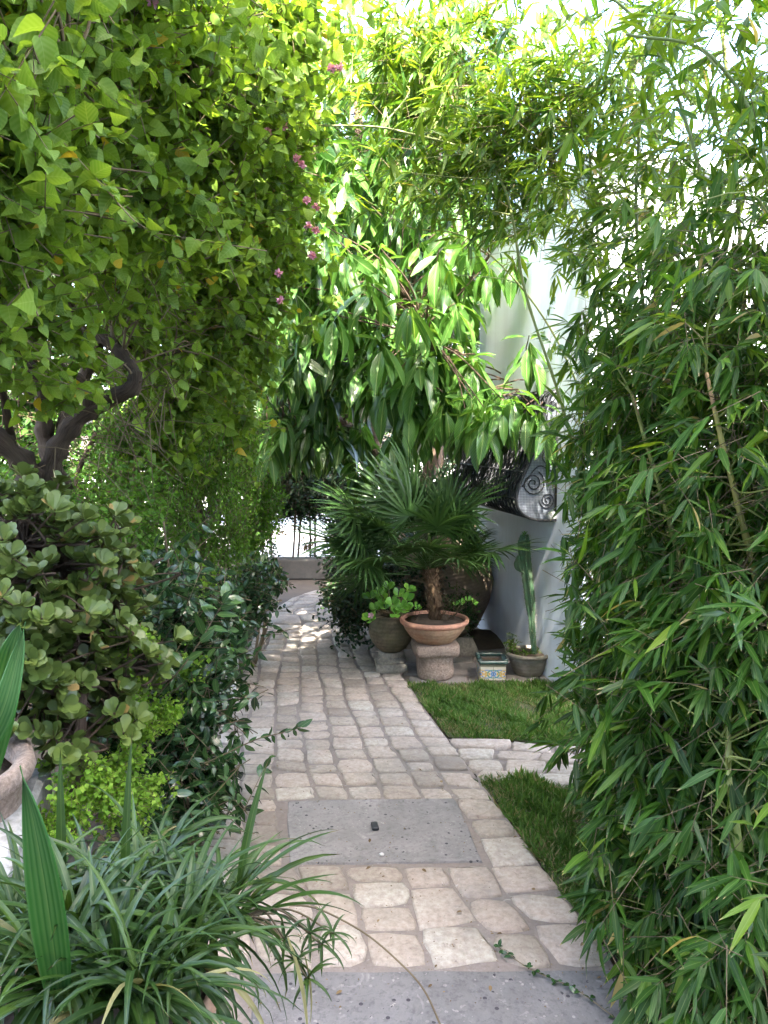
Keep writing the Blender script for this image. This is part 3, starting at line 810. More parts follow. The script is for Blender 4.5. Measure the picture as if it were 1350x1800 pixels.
# hewn stone pedestal
ped = thing('stone_pedestal', (px, py, .016), 'rough stone capital on the terrace carrying the wide terracotta bowl', 'pedestal')
def dense_prism(levels, n=40, sq=4.0):
    V = []; m = len(levels)
    ang = np.arange(n) * 2 * math.pi / n
    for (r, z, p) in levels:
        k = (abs(np.cos(ang)) ** p + abs(np.sin(ang)) ** p) ** (-1 / p)
        V.append(np.c_[r * k * np.cos(ang), r * k * np.sin(ang), np.full(n, z)])
    V.append([[0, 0, levels[0][1]], [0, 0, levels[-1][1]]]); V = np.vstack(V); T = []
    for i in range(m - 1):
        for k in range(n):
            k2 = (k + 1) % n; T += [(i * n + k, i * n + k2, (i + 1) * n + k2), (i * n + k, (i + 1) * n + k2, (i + 1) * n + k)]
    for k in range(n):
        k2 = (k + 1) % n; T += [(m * n, k2, k), (m * n + 1, (m - 1) * n + k, (m - 1) * n + k2)]
    return V, T
def prism(name, levels, mat, parent, rz=0, amp=.004, sc=14, seed=0, org=None):
    V, T = dense_prism(levels); ca, sa = math.cos(rz), math.sin(rz)
    V = np.c_[V[:, 0] * ca - V[:, 1] * sa, V[:, 0] * sa + V[:, 1] * ca, V[:, 2]]
    o = org if org is not None else np.array(parent.location)
    mb = MB(); mb.add(V + o, T); ob = mb.build(name, mat, parent); bumpy(ob, amp, sc, seed); return autosmooth(ob, 50)
prism('drum', [(.105, 0, 3), (.112, .01, 3), (.113, .05, 3), (.108, .1, 3), (.113, .155, 3.4)], M['warmstone'], ped, .1, .008, 16, 3)
prism('slab_top', [(.125, .150, 9), (.133, .156, 9), (.136, .18, 9), (.135, .212, 9), (.128, .22, 9)], M['warmstone'], ped, .12, .006, 13, 7)
# bowl
bz = .016 + .221
bowl = thing('terracotta_bowl', (px - .005, py, bz), 'wide low terracotta bowl holding the fan palm, on the stone pedestal', 'plant pot')
mb = MB(); mb.lathe([(.10, 0), (.115, .004), (.15, .035), (.182, .08), (.197, .113), (.19, .113), (.14, .105), (.0, .105)][:6] + [(.17, .108), (.02, .105)], 48, (px - .005, py, bz)); mb.build('bowl', M['terra'], bowl)
mb = MB(); mb.lathe([(.19, .1145), (.200, .113), (.209, .120), (.212, .132), (.207, .144), (.196, .146), (.186, .14), (.183, .12)], 48, (px - .005, py, bz), wob=.006); mb.build('rim', M['terra_rim'], bowl)
mb = MB(); mb.lathe([(.182, .128), (.12, .134), (.05, .14), (.005, .142)], 24, (px - .005, py, bz)); mb.build('soil', M['soil'], bowl)

# fan palm
pc = np.array([px - .03, py + .03, .68])
pal = thing('fan_palm', (px - .005, py, bz + .135), 'bushy dark green fan palm growing out of the terracotta bowl', 'palm')
tr_ = MB(); tp_ = spline([(px + .0, py, bz + .13), (px - .005, py + .0, .5), (px - .02, py + .02, .62), pc], 6)
tr_.tube(tp_, np.linspace(.035, .05, len(tp_)) * (1 + .15 * np.sin(np.arange(len(tp_)) * 2.1)), 12)
bumpy(tr_.build('trunk', M['fibre'], pal), .012, 60)
rg = np.random.default_rng(3)
fb_ = MB()
for k in range(130):
    t = rg.random(); c0 = tp_[int(t * (len(tp_) - 1))]; a = rg.random() * 6.28; o = np.array([math.cos(a), math.sin(a), 0])
    fb_.tube([c0 + o * .035, c0 + o * .062 + [0, 0, .03], c0 + o * .07 + [0, 0, .05 * rg.random()]], .0028, 3, cap=False)
fb_.build('leaf_stubs', M['fibre'], pal, kind='stuff')
def frond_mesh(seed, nseg=26):
    r = random.Random(seed); mb = MB(); Lp = 1.0
    mb.tube([(0, 0, 0), (0, .5, .02), (0, Lp, 0)], [.012, .009, .006], 4, tint=.6)
    for i in range(nseg):
        a = (i / (nseg - 1) - .5) * R(250) + r.uniform(-.03, .03); L = .78 * (1 - .28 * abs(i / (nseg - 1) - .5) * 2) * r.uniform(.92, 1.06)
        bend = r.uniform(.2, .95); w = .021; rows = []; V = []; U = []
        for v, k in ((0, .25), (.25, .8), (.55, 1), (.82, .6), (1, 0)):
            d = L * v; z = -bend * (v ** 2) * L * .5 + .10 * math.cos(a * .8) * v
            cx, cy = math.sin(a) * d, Lp + math.cos(a) * d; nx, ny = math.cos(a), -math.sin(a)
            V += [(cx - nx * w * k, cy - ny * w * k, z + w * k * .5), (cx, cy, z), (cx + nx * w * k, cy + ny * w * k, z + w * k * .5)]; U += [(0, v), (.5, v), (1, v)]
        T = []
        for q in range(4):
            b = q * 3; T += [(b, b + 1, b + 4), (b, b + 4, b + 3), (b + 1, b + 2, b + 5), (b + 1, b + 5, b + 4)]
        mb.add(V, T, U, min(1, max(0, r.gauss(.45, .2))))
    return np_mesh('frond', np.concatenate(mb.v), np.concatenate(mb.t), np.concatenate(mb.uv), np.concatenate(mb.tn), M['palm'])
FR = [frond_mesh(s) for s in range(6)]
def frond(parent, base, dir_, size, roll=0, fi=0):
    d = Vector(dir_).normalized(); n_ = Vector((0, 0, 1)) + Vector((rg.normal() * .3, rg.normal() * .3, 0))
    if abs(d.z) > .8: n_ = Vector((rg.normal(), -1, .2))
    X = d.cross(n_).normalized(); Z = X.cross(d)
    Z = Matrix.Rotation(roll, 3, d) @ Z; X = d.cross(Z)
    o = bpy.data.objects.new('frond', FR[fi % 6]); COL.objects.link(o); o.parent = parent
    m = Matrix((X, d, Z)).transposed().to_4x4() @ Matrix.Scale(size, 4); m.translation = Vector(base) - parent.location
    o.matrix_basis = m
for k in range(46):
    a = k * 2.39996 + .4; el = R(-16 + 92 * (k / 45) ** 1.05)
    if math.cos(a) > .25 and el < R(12): el = R(22 + 3 * (k % 5))
    if math.sin(a) < .2 and math.cos(a) < .1 and el < R(8): el = R(12 + 4 * (k % 4))
    d = (math.cos(a) * math.cos(el), math.sin(a) * math.cos(el) * .85, math.sin(el))
    frond(pal, pc + np.array([d[0], d[1], 0]) * .04 + [0, 0, .04 * k / 45], d, (.36 + .03 * rg.normal()) * (1.10 if d[0] < -.4 else .70 if d[0] > .3 else .96), rg.normal() * .35, k)
for u, v, bu, bv in ((690, 965, 735, 1010), (640, 940, 720, 990), (810, 910, 745, 990), (850, 975, 750, 1000), (720, 870, 735, 980), (655, 1010, 720, 1010), (790, 935, 745, 1000), (600, 880, 715, 985), (610, 960, 715, 1000)):
    b = P(bu, bv, 4.85); t = P(u, v, 4.72); dd = t - b
    frond(pal, b, dd, max(.26, min(.44, np.linalg.norm(dd) * 1.15)), rg.normal() * .3, int(u))

# little things growing in the bowl
def rosette(parent, c, axis, n, size, tint, tpl, mat, rg, spread=1.0, name='leaf', org=None):
    ax = nrm(np.asarray(axis, float)); pos = []; dr = []; no = []
    for k in range(n):
        a = k * 2.4 + rg.random() * .4; o = np.array([math.cos(a), math.sin(a), 0]); o = nrm(o - ax * (o @ ax))
        e = (.35 + .75 * rg.random()) * spread
        pos.append(c + o * .004); dr.append(o * e + ax * .6); no.append(ax + o * -.2)
    return np.array(pos), np.array(dr), np.array(no), size * rg.uniform(.75, 1.15, n), np.clip(rg.normal(tint, .15, n), 0, 1)
def rosette_plant(name, base, heads, label, cat, mat, tpl, size, n=7, stem=.004, smat='twig', group=None, parts=300):
    t = thing(name, base, label, cat, group); rg = np.random.default_rng(int(abs(base[0]) * 1000) + 7)
    S = MB(); A = [[], [], [], [], []]
    for h in heads:
        h = np.array(h, float); b = np.array(base, float) + np.array([rg.normal() * .01, rg.normal() * .01, 0]); m = (b + h) / 2 + rg.normal(size=3) * .015
        S.tube(spline([b, m, h], 4), np.linspace(stem, stem * .6, 9), 5)
        for X_, Y_ in zip(A, rosette(t, h, nrm(h - b) + [0, 0, .6], n, size, .5, tpl, mat, rg)): X_.append(Y_)
    S.build('stem', M[smat], t)
    p, d, nn, sz, ti = [np.concatenate(x) for x in A]
    foliage(t, tpl, p, d, nn, sz, ti, mat, parts)
    return t
h = [P(u, v, 4.70) for u, v in ((810, 1060), (822, 1056), (800, 1064), (832, 1060))]
rosette_plant('seedling', (px + .08, py - .03, bz + .14), h, 'thin stem with pale yellow green leaves sprouting at the right of the bowl', 'plant', M['frangi'], OBOV, .028, 6, .0018)
rosette_plant('seedling', (px - .13, py - .03, bz + .14), [P(735, 1070, 4.7), P(728, 1066, 4.72)], 'tiny green sprout at the left rim of the terracotta bowl', 'plant', M['frangi'], OBOV, .03, 6, .0018)
dry = thing('dry_stalks', (px + .06, py, bz + .14), 'tangle of thin dry stalks standing in the terracotta bowl beside the palm trunk', 'dry stalks')
ds = MB()
for k in range(16):
    a = rg.random() * 6.28; b = np.array([px + .04 + rg.normal() * .03, py - .04 + rg.normal() * .03, bz + .14]); L = rg.uniform(.1, .24)
    t = b + np.array([rg.normal() * .08, rg.normal() * .05, L]); m = (b + t) / 2 + np.array([rg.normal() * .03, rg.normal() * .03, .02]); ds.tube(spline([b, m, t, t + [rg.normal() * .04, 0, rg.uniform(-.06, .03)]], 4), .0012, 3)
ds.build('stalk', M['twig'], dry, kind='stuff')

# dark jar with succulent on carved base
jb = G(688, 1188); jx, jy = jb[0], jb[1] + .09
base1 = thing('carved_stone_base', (jx, jy, .016), 'pale carved column base under the round dark jar', 'stone base')
prism('plinth', [(.097, 0, 12), (.1, .004, 12), (.1, .05, 12), (.096, .056, 12)], M['palestone'], base1, .03, .004, 14, 1)
prism('moulding', [(.09, .056, 5), (.094, .066, 4), (.085, .08, 3), (.078, .09, 2.2), (.084, .102, 2), (.08, .112, 2), (.074, .122, 2)], M['palestone'], base1, .03, .003, 20, 2)
jz = .138
jar = thing('dark_jar', (jx, jy + .01, jz), 'round dark brown earthenware jar with the green succulent, left of the terracotta bowl', 'jar')
mb = MB(); mb.lathe([(.07, 0), (.095, .02), (.13, .07), (.145, .12), (.14, .165), (.115, .2), (.098, .215), (.104, .225), (.1, .232), (.085, .23), (.08, .2)], 40, (jx, jy + .01, jz)); mb.build('body', M['jar'], jar)
mb = MB(); mb.lathe([(.08, .212), (.04, .218), (.004, .22)], 16, (jx, jy + .01, jz)); mb.build('soil', M['soil'], jar)
rg2 = np.random.default_rng(8)
heads = [P(u, v, d) for u, v, d in ((652, 1052, 4.75), (668, 1044, 4.7), (683, 1036, 4.85), (700, 1048, 4.75), (715, 1055, 4.7), (718, 1040, 4.85), (690, 1062, 4.6), (676, 1068, 4.62), (704, 1068, 4.62), (660, 1072, 4.7), (650, 1088, 4.62), (696, 1078, 4.6), (712, 1072, 4.7), (672, 1056, 4.75))]
suc = rosette_plant('leafy_succulent', (jx, jy + .01, jz + .22), heads, 'bright green succulent bush with one pink flower growing in the dark jar', 'plant', M['frangi'], OBOV, .052, 9, .005)
M['pink'] = leaf_mat('pink_petal', (.45, .18, .30), (.55, .25, .38), (.7, .4, .5), trans=.3, rough=.6, spec=.2, rib=0)
fp = P(652, 1081, 4.58); fl = MB()
for k in range(5):
    a = k * 1.2566; tv, tt, tu = OBOV[k % 5]; Rk = frames(np.array([[math.cos(a), -.5, math.sin(a)]]), np.array([[0, -1., 0.2]]))[0]
    fl.add((tv * .022) @ Rk.T + fp, tt, tu, .6)
fl.build('flower', M['pink'], suc)

# big leaning storage jar
bj = np.array([.52, 5.75, 0])
big = thing('storage_jar', (.50, 5.72, .006), 'huge brown oval storage jar leaning in the shade behind the palm', 'jar')
mb = MB(); mb.lathe([(.10, 0), (.17, .06), (.28, .22), (.335, .38), (.33, .52), (.27, .68), (.17, .80), (.12, .86), (.15, .9), (.14, .93), (.1, .91)], 48, (0, 0, 0))
V = np.concatenate(mb.v); al = R(10); V = np.c_[V[:, 0] * math.cos(al) - V[:, 2] * math.sin(al) * 1, V[:, 1], V[:, 0] * math.sin(al) + V[:, 2] * math.cos(al)]
mb.v = [V + np.array([.53, 5.72, -V[:, 2].min() + .004])]; mb.t = [np.concatenate(mb.t)]; mb.build('body', M['bigjar'], big)

# pot with fern behind the pedestal, on a stone
fb = G(822, 1158); fx, fy = fb[0] - .06, fb[1] + .12
base2 = thing('stone_block', (fx, fy, .016), 'grey sloping stone block under the small fern pot, behind the pedestal', 'stone base')
prism('block', [(.13, 0, 10), (.132, .01, 10), (.115, .05, 10), (.09, .11, 9), (.085, .115, 9)], M['palestone'], base2, .15, .004, 12, 5)
fpot = thing('small_pot', (fx, fy, .132), 'small dark pot with the dark green fern, behind the terracotta bowl', 'plant pot')
mb = MB(); mb.lathe([(.06, 0), (.08, .04), (.095, .1), (.1, .115), (.09, .115), (.08, .1)], 32, (fx, fy, .132)); mb.build('pot', M['jar'], fpot)
def small_bush(name, base, blobs, n, per, L, size, mat, tpl, label, cat, seed, parts=0, group=None, grav=.1, leaf_g=.2, tint=(.5, .2), smat='twig', twr=.0016, sub=10, spread=.35, shell=.35, stems=None, side=.9, hi=None, flat=.5, rest='foliage', jitter=.35, out_k=.6):
    r = np.random.default_rng(seed); t = thing(name, base, label, cat, group)
    tips, outs = in_blobs(r, blobs, n, sub, spread, shell)
    ok = tips[:, 2] > .03; tips, outs = tips[ok], outs[ok]
    p, d, nn, sz, a, b = twiggy(r, tips, outs, L, per, size, out_k, grav, side, jitter, flat, leaf_g)
    cl = r.normal(0, .12, len(tips)).repeat(per)
    ti = np.clip(r.normal(tint[0], tint[1], len(p)) + cl, 0, .94); ti[r.random(len(p)) < .012] = 1
    ok = p[:, 2] > .025
    foliage(t, tpl, p[ok], d[ok], nn[ok], sz[ok], ti[ok], mat, parts, hi=hi, rest=rest)
    if twr: twigs('twigs', a, b, twr, M[smat], t)
    if stems is not None:
        S = MB()
        for c, rr, w in blobs[:stems]:
            bb = np.array(base, float) + r.normal(size=3) * [.03, .03, 0]; cc = np.asarray(c, float)
            m = (bb + cc) / 2 + r.normal(size=3) * .05
            S.tube(spline([bb, m, cc, cc + (cc - m) * .5], 5), np.linspace(.011, .004, 16), 6)
        S.build('stem', M[smat], t)
    return t
small_bush('fern', (fx, fy, .24), [((fx, fy, .33), (.14, .12, .11), 1), ((fx + .06, fy - .03, .24), (.09, .08, .09), .6)], 260, 12, .10, (.012, .02), M['ruscus'], OVAL, 'soft dark green fern spilling from the small pot behind the bowl', 'fern', 21, 0, stems=2, tint=(.8, .2))

# soil heap against the wall
hp = MB(); hc = G(838, 1138); nn_ = 40
for i in range(1):
    a = np.arange(nn_) * 6.2832 / nn_; V = [[0, 0, .078]]
    for rr in (.25, .5, .75, 1.0):
        hgt = .075 * (1 - rr) ** .7 + .004
        for q in a: V.append((rr * .30 * math.cos(q) * (1 + .1 * math.sin(3 * q)), rr * .26 * math.sin(q), hgt + .01 * math.sin(5 * q + rr * 7)* (1-rr)))
    T = [(0, 1 + k, 1 + (k + 1) % nn_) for k in range(nn_)]
    for r_ in range(3):
        for k in range(nn_):
            p0, p1 = 1 + r_ * nn_ + k, 1 + r_ * nn_ + (k + 1) % nn_; T += [(p0, p0 + nn_, p1 + nn_), (p0, p1 + nn_, p1)]
    hp.add(np.array(V) + [.66, 5.63, .012], T)
tag(hp.build('soil_heap', M['soil']), 'dark heap of soil against the foot of the white wall', 'soil heap', kind='stuff')

# tiled box
tbp = G(868, 1203); tx, ty = tbp[0] - .002, tbp[1] + .11
tb = thing('tiled_planter_box', (tx, ty, .016), 'small square box faced with patterned tiles and a dark green glazed rim', 'planter box')
def tile_mat():
    m = NT('patterned_tile'); sep = m.n('ShaderNodeSeparateXYZ'); m.l(m.coord('UV'), sep.inputs[0])
    X, Y = sep.outputs[0], sep.outputs[1]
    def ring(cx, cy, r, w):
        dx = m.math('SUBTRACT', X, cx); dy = m.math('SUBTRACT', Y, cy)
        d = m.math('SQRT', m.math('ADD', m.math('MULTIPLY', dx, dx), m.math('MULTIPLY', dy, dy)))
        return m.math('LESS_THAN', m.math('ABSOLUTE', m.math('SUBTRACT', d, r)), w)
    c = m.mix(m.math('MULTIPLY', m.noise(30, 4, m.geo()), .6), (.55, .52, .42), (.30, .27, .2))
    for cx, col in ((.25, (.08, .18, .42)), (.75, (.08, .18, .42)), (.5, (.05, .22, .2)), (0., (.42, .3, .08)), (1., (.42, .3, .08))):
        c = m.mix(ring(cx, .42, .24, .028), c, col)
        c = m.mix(ring(cx, .42, .09, .03), c, (.45, .27, .05) if cx != .5 else (.08, .2, .4))
    c = m.mix(m.math('LESS_THAN', m.math('ABSOLUTE', m.math('SUBTRACT', X, .5)), .008), c, (.12, .1, .08))
    c = m.mix(m.math('GREATER_THAN', Y, .86), c, (.16, .15, .10))
    c = m.mix(m.math('LESS_THAN', Y, .05), c, (.16, .15, .10))
    return m.end(m.pbr(c, .3, None, .5))
M['tile'] = tile_mat()
M['teal'] = plain('green_glaze', (.018, .07, .065), .25, .6, .4, 40, .3, dark=(.1, .1, .09))
bw, bd, bh = .155, .19, .105
core = MB(); z0 = .016
for cx, cy, sx, sy in ((0, -bd / 2 + .012, bw, .02), (0, bd / 2 - .012, bw, .02), (-bw / 2 + .012, 0, .02, bd - .045), (bw / 2 - .012, 0, .02, bd - .045)):
    core.box((tx + cx, ty + cy, z0 + bh / 2), (sx, sy, bh))
core.build('box_wall', M['oldwall'], tb, smooth=False)
def tile(cx, cy, w, nx, ny):
    c = np.array([tx + cx, ty + cy, z0 + bh / 2]); t = np.array([ny * -1.0, nx, 0]); n_ = np.array([nx, ny, 0.])
    V = []; U = []
    for e in (0.0, .006):
        for a, b in ((-1, -1), (1, -1), (1, 1), (-1, 1)): V.append(c + t * a * w / 2 + n_ * e + np.array([0, 0, b * (bh / 2 - .002)])); U.append(((a + 1) / 2, (b + 1) / 2))
    T = [(4, 5, 6), (4, 6, 7), (0, 1, 5), (0, 5, 4), (1, 2, 6), (1, 6, 5), (2, 3, 7), (2, 7, 6), (3, 0, 4), (3, 4, 7)]
    mb = MB(); mb.add(V, T, U); mb.build('tile', M['tile'], tb, smooth=False)
tile(0, -bd / 2 + .001, bw - .004, 0, -1); tile(-bw / 2 + .001, 0, bd - .008, -1, 0)
rim = MB()
for cx, cy, sx, sy in ((0, -bd / 2, bw + .02, .03), (0, bd / 2 - .01, bw + .02, .03), (-bw / 2, -.005, .03, bd - .045), (bw / 2, -.005, .03, bd - .045)):
    rim.box((tx + cx, ty + cy, z0 + bh + .011), (sx, sy, .02), 0, .005)
rim.build('rim', M['teal'], tb, smooth=False)
mb = MB(); mb.box((tx, ty, z0 + bh - .02), (bw - .045, bd - .045, .02)); mb.build('soil', M['soil'], tb, smooth=False)

# cactus pot
cb = G(933, 1196); cx_, cy_ = cb[0], cb[1] + .09
cpot = thing('weathered_pot', (cx_, cy_, .016), 'weathered ringed clay pot holding the tall cactus, right of the tiled box', 'plant pot')
mb = MB(); mb.lathe([(.082, 0), (.09, .005), (.105, .04), (.12, .09), (.126, .115), (.12, .115), (.1, .11)], 44, (cx_, cy_, .016)); mb.build('pot', M['greypot'], cpot)
mb = MB(); mb.lathe([(.12, .116), (.13, .117), (.14, .124), (.143, .134), (.138, .143), (.125, .144), (.118, .135), (.116, .12)], 44, (cx_, cy_, .016), wob=.008); mb.build('rim', M['greypot'], cpot)
mb = MB(); mb.lathe([(.116, .13), (.06, .136), (.005, .138)], 20, (cx_, cy_, .016)); mb.build('soil', M['soil'], cpot)
cac = thing('tall_cactus', (cx_, cy_, .15), 'tall thin ribbed cactus with a short side arm and leafy tip in the weathered pot', 'cactus')
M['cactus'] = plain('cactus_skin', (.085, .20, .10), .55, .3, .6, 30, .5, dark=(.12, .11, .07))
M['cactus2'] = plain('cactus_old_skin', (.10, .17, .10), .6, .3, .6, 25, .4, dark=(.07, .07, .05))
def ribbed(name, pts, rad, ribs, mat, parent):
    pts = np.asarray(pts, float); n = len(pts); k = ribs * 4; ang = np.arange(k) * 2 * math.pi / k; V = []; T = []
    mod = 1 + .55 * np.cos(ang * ribs)
    for i in range(n):
        r_ = rad[i] * mod * (1 + .05 * math.sin(i * 2.6))
        V.append(pts[i] + np.c_[r_ * np.cos(ang), r_ * np.sin(ang), np.zeros(k)])
    for i in range(n - 1):
        for j in range(k):
            j2 = (j + 1) % k; T += [(i * k + j, i * k + j2, (i + 1) * k + j2), (i * k + j, (i + 1) * k + j2, (i + 1) * k + j)]
    V = np.vstack(V + [[pts[-1]]]); T += [((n - 1) * k + j, (n - 1) * k + (j + 1) % k, n * k) for j in range(k)]
    mb = MB(); mb.add(V, T); mb.build(name, mat, parent); return V
D = 4.93
sp = spline([P(940, 1152, D), P(936, 1112, D), P(934, 1080, D), P(930, 1040, D), P(925, 1000, D), P(921, 960, D), P(922, 940, D)], 10)
rr = np.interp(np.arange(len(sp)), [0, 10, 18, 21, 26, 40, 52, 60], [.011, .013, .013, .017, .021, .023, .026, .017])
VV = ribbed('stem', sp, rr, 4, M['cactus'], cac)
ar = spline([P(922, 1008, D), P(913, 1000, D), P(911, 990, D), P(912, 976, D)], 8)
ribbed('arm', ar, np.interp(np.arange(len(ar)), [0, 6, 16, 24], [.009, .016, .018, .006]), 4, M['cactus'], cac)
rg3 = np.random.default_rng(4); pos = []; dr = []
for i in range(6, len(sp), 1):
    for q in range(4):
        a = q * math.pi / 2; o = np.array([math.cos(a), math.sin(a), 0]); pos.append(sp[i] + o * rr[i] * 1.35); dr.append(o + [0, 0, .3])
pos = np.array(pos); dr = np.array(dr) + rg3.normal(size=(len(dr), 3)) * .3
M['spine'] = plain('spine', (.45, .42, .33), .7, .2, .1)
twigs('spines', pos, pos + nrm(dr) * .016, .0013, M['spine'], cac)
pp_, dd_, nn2 = [], [], []
for k in range(34):
    a = k * 2.4; o = np.array([math.cos(a), math.sin(a), .5 + .02 * k]); pp_.append(sp[-1 - (34 - k) // 6] + nrm(o) * .012); dd_.append(o); nn2.append([0, 0, 1.])
foliage(cac, OVAL, np.array(pp_), np.array(dd_), np.array(nn2), np.full(34, .022), np.full(34, .5), M['frangi'], 0, rest='tip_leaves')
small_bush('potted_weed', (cx_ - .09, cy_ - .02, .155), [((cx_ - .1, cy_ - .03, .2), (.04, .03, .06), 1), ((cx_ - .05, cy_ - .05, .165), (.06, .03, .02), .8), ((cx_ + .03, cy_ - .04, .17), (.03, .03, .03), .3)], 70, 7, .05, (.010, .018), M['vine'], OVAL, 'small green weed growing at the left rim of the cactus pot', 'weed', 31, 0)
small_bush('yellow_green_plant', (cx_ + .24, cy_ - .05, .02), [((cx_ + .25, cy_ - .08, .09), (.1, .08, .08), 1)], 60, 6, .12, (.03, .07), M['lime'], RUSC, 'low yellow green leafy plant on the ground right of the cactus pot', 'plant', 32, 40)

# dark shrub left of the jar
dsb = G(640, 1110)
small_bush('dark_shrub', (dsb[0] + .1, dsb[1] + .35, .0), [(P(625, 1075, 5.4), (.2, .18, .2), 1), (P(600, 1055, 5.6), (.16, .15, .16), .8), (P(660, 1040, 5.6), (.22, .2, .25), 1), (P(600, 1000, 6.0), (.2, .2, .3), .9), (P(690, 1000, 5.9), (.3, .2, .4), 1), (P(640, 930, 6.2), (.35, .2, .35), .8), (P(740, 1040, 5.6), (.2, .2, .4), .8)],
           900, 9, .16, (.03, .045), M['darkleaf'], OVAL, 'dark glossy leaved shrub spilling over the path edge left of the dark jar', 'shrub', 33, 60, stems=5)

# ================================================================== LEFT SIDE
# ---- gnarled shrub with heart shaped leaves
lb = thing('heart_leaf_shrub', (G(110, 1330)[0] - .15, 3.1, 0), 'large overhanging shrub with light green heart shaped leaves and gnarled trunk, filling the upper left', 'shrub')
def limb(px_, name='branch', parent=lb, mat='bark', sides=9, amp=.012):
    q = np.array([[*P(u, v, d), r * (.78 if parent is lb else 1)] for u, v, d, r in px_]); q = spline(q, 7)
    mb = MB(); w = 1 + .16 * np.sin(np.arange(len(q)) * 1.7) ; mb.tube(q[:, :3], np.maximum(q[:, 3], .004) * w, sides)
    o = mb.build(name, M[mat], parent); bumpy(o, amp, 22, len(name)); return q[:, :3]
SK = []
SK.append(limb([(125, 1330, 3.15, .09), (115, 1080, 3.15, .08), (95, 920, 3.1, .075), (60, 850, 3.05, .07), (30, 800, 3.0, .055), (-60, 720, 2.9, .04)], 'trunk', sides=14, amp=.02))
SK.append(limb([(80, 880, 3.1, .06), (95, 800, 3.05, .05), (140, 735, 3.0, .042), (195, 700, 2.95, .036), (236, 678, 2.9, .034), (228, 640, 2.95, .03), (190, 600, 3.0, .028), (130, 560, 3.1, .026), (120, 450, 3.1, .02), (220, 300, 3.0, .014), (350, 150, 2.9, .008)]))
SK.append(limb([(110, 860, 3.12, .05), (80, 770, 3.2, .045), (75, 690, 3.2, .04), (60, 640, 3.1, .03), (0, 590, 2.9, .028)]))
SK.append(limb([(150, 735, 3.0, .03), (155, 690, 2.95, .034), (120, 655, 2.9, .03), (70, 645, 2.85, .026), (20, 660, 2.7, .02)]))
SK.append(limb([(100, 800, 3.15, .045), (130, 700, 3.3, .035), (200, 560, 3.5, .03), (300, 480, 3.6, .022), (420, 350, 3.9, .014), (510, 250, 4.1, .007)]))
SK.append(limb([(60, 700, 3.3, .03), (40, 560, 3.2, .028), (90, 380, 3.0, .02), (180, 180, 2.7, .012), (240, 40, 2.6, .007)]))
SK.append(limb([(200, 600, 3.4, .02), (280, 620, 3.6, .016), (360, 600, 4.0, .012), (430, 560, 4.4, .007)]))
SK.append(limb([(20, 770, 3.0, .02), (-20, 500, 2.4, .016), (30, 300, 2.1, .012), (120, 120, 2.0, .007)]))
skel = np.concatenate(SK)
def B(u, v, d, r, w=None):
    rr_ = r if np.isscalar(r) else r
    vol = r ** 2 if np.isscalar(r) else (r[0] * r[2])
    return (P(u, v, d), rr_, w if w is not None else vol * 10)
hb = [B(40, 60, 1.9, .30), B(50, 250, 1.8, .24), B(20, 420, 1.9, .24, .4), B(170, 40, 2.3, .34), B(180, 230, 2.5, .32), B(110, 350, 2.35, .26), B(200, 440, 2.7, .27), B(330, 60, 2.8, .38), B(310, 230, 3.0, .36), B(280, 400, 3.1, .33),
      B(430, 120, 3.3, .38), B(400, 300, 3.6, .38), B(380, 450, 3.8, .36), B(470, 240, 3.9, .28), B(460, 400, 4.1, .26), B(450, 520, 4.2, .28), B(350, 560, 3.9, .30), B(250, 530, 3.3, .26, .6), B(420, 620, 4.4, .27), B(330, 690, 4.0, .28), B(400, 740, 4.6, .24), B(290, 780, 4.0, .22), B(250, 640, 3.6, .22, .4),
      B(60, 540, 2.5, .2, .25), B(30, 620, 2.4, .18, .15), B(130, 690, 2.7, .13, .07), B(480, 60, 3.4, .32), B(520, 330, 4.2, .16, .3), B(505, 460, 4.3, .15, .3), B(530, 200, 4.0, .18, .35),
      B(100, -250, 2.3, .45, .5), B(350, -250, 3.1, .5, .6), B(-150, 100, 2.3, .5, 1.2), B(-150, 500, 2.5, .5, 1.0), B(500, -200, 3.8, .45, .5), B(200, -600, 3.2, .6, .4), B(450, -600, 3.8, .6, .4)]
r = np.random.default_rng(101)
tips, outs = in_blobs(r, hb, 3400, 20, .33, .35)
outs = nrm(outs + np.array([.45, -.25, -.05]))
p, d, nn3, sz, a, b = twiggy(r, tips, outs, .28, 9, (.042, .082), .8, .05, .75, .5, .5, .28)
ti = np.clip(r.normal(.55, .2, len(p)) + r.normal(0, .1, len(tips)).repeat(9), 0, .93); ti[r.random(len(p)) < .010] = 1.0
_u, _v, _d = proj(p); ok = (_d > 1.25) & ~((_u > 600) & (_v < 900) & (_d < 3))
foliage(lb, HEART, p[ok], d[ok], nn3[ok], sz[ok], ti[ok], M['heart'], 300)
twigs('twigs', a, b, .0022, M['twig'], lb)
br = links_to(skel, tips[::9], r, .006, .08); mb = MB()
for c, r0 in br: mb.tube(c, np.linspace(r0, .002, len(c)), 4, cap=False)
mb.build('branches', M['twig'], lb, kind='stuff')
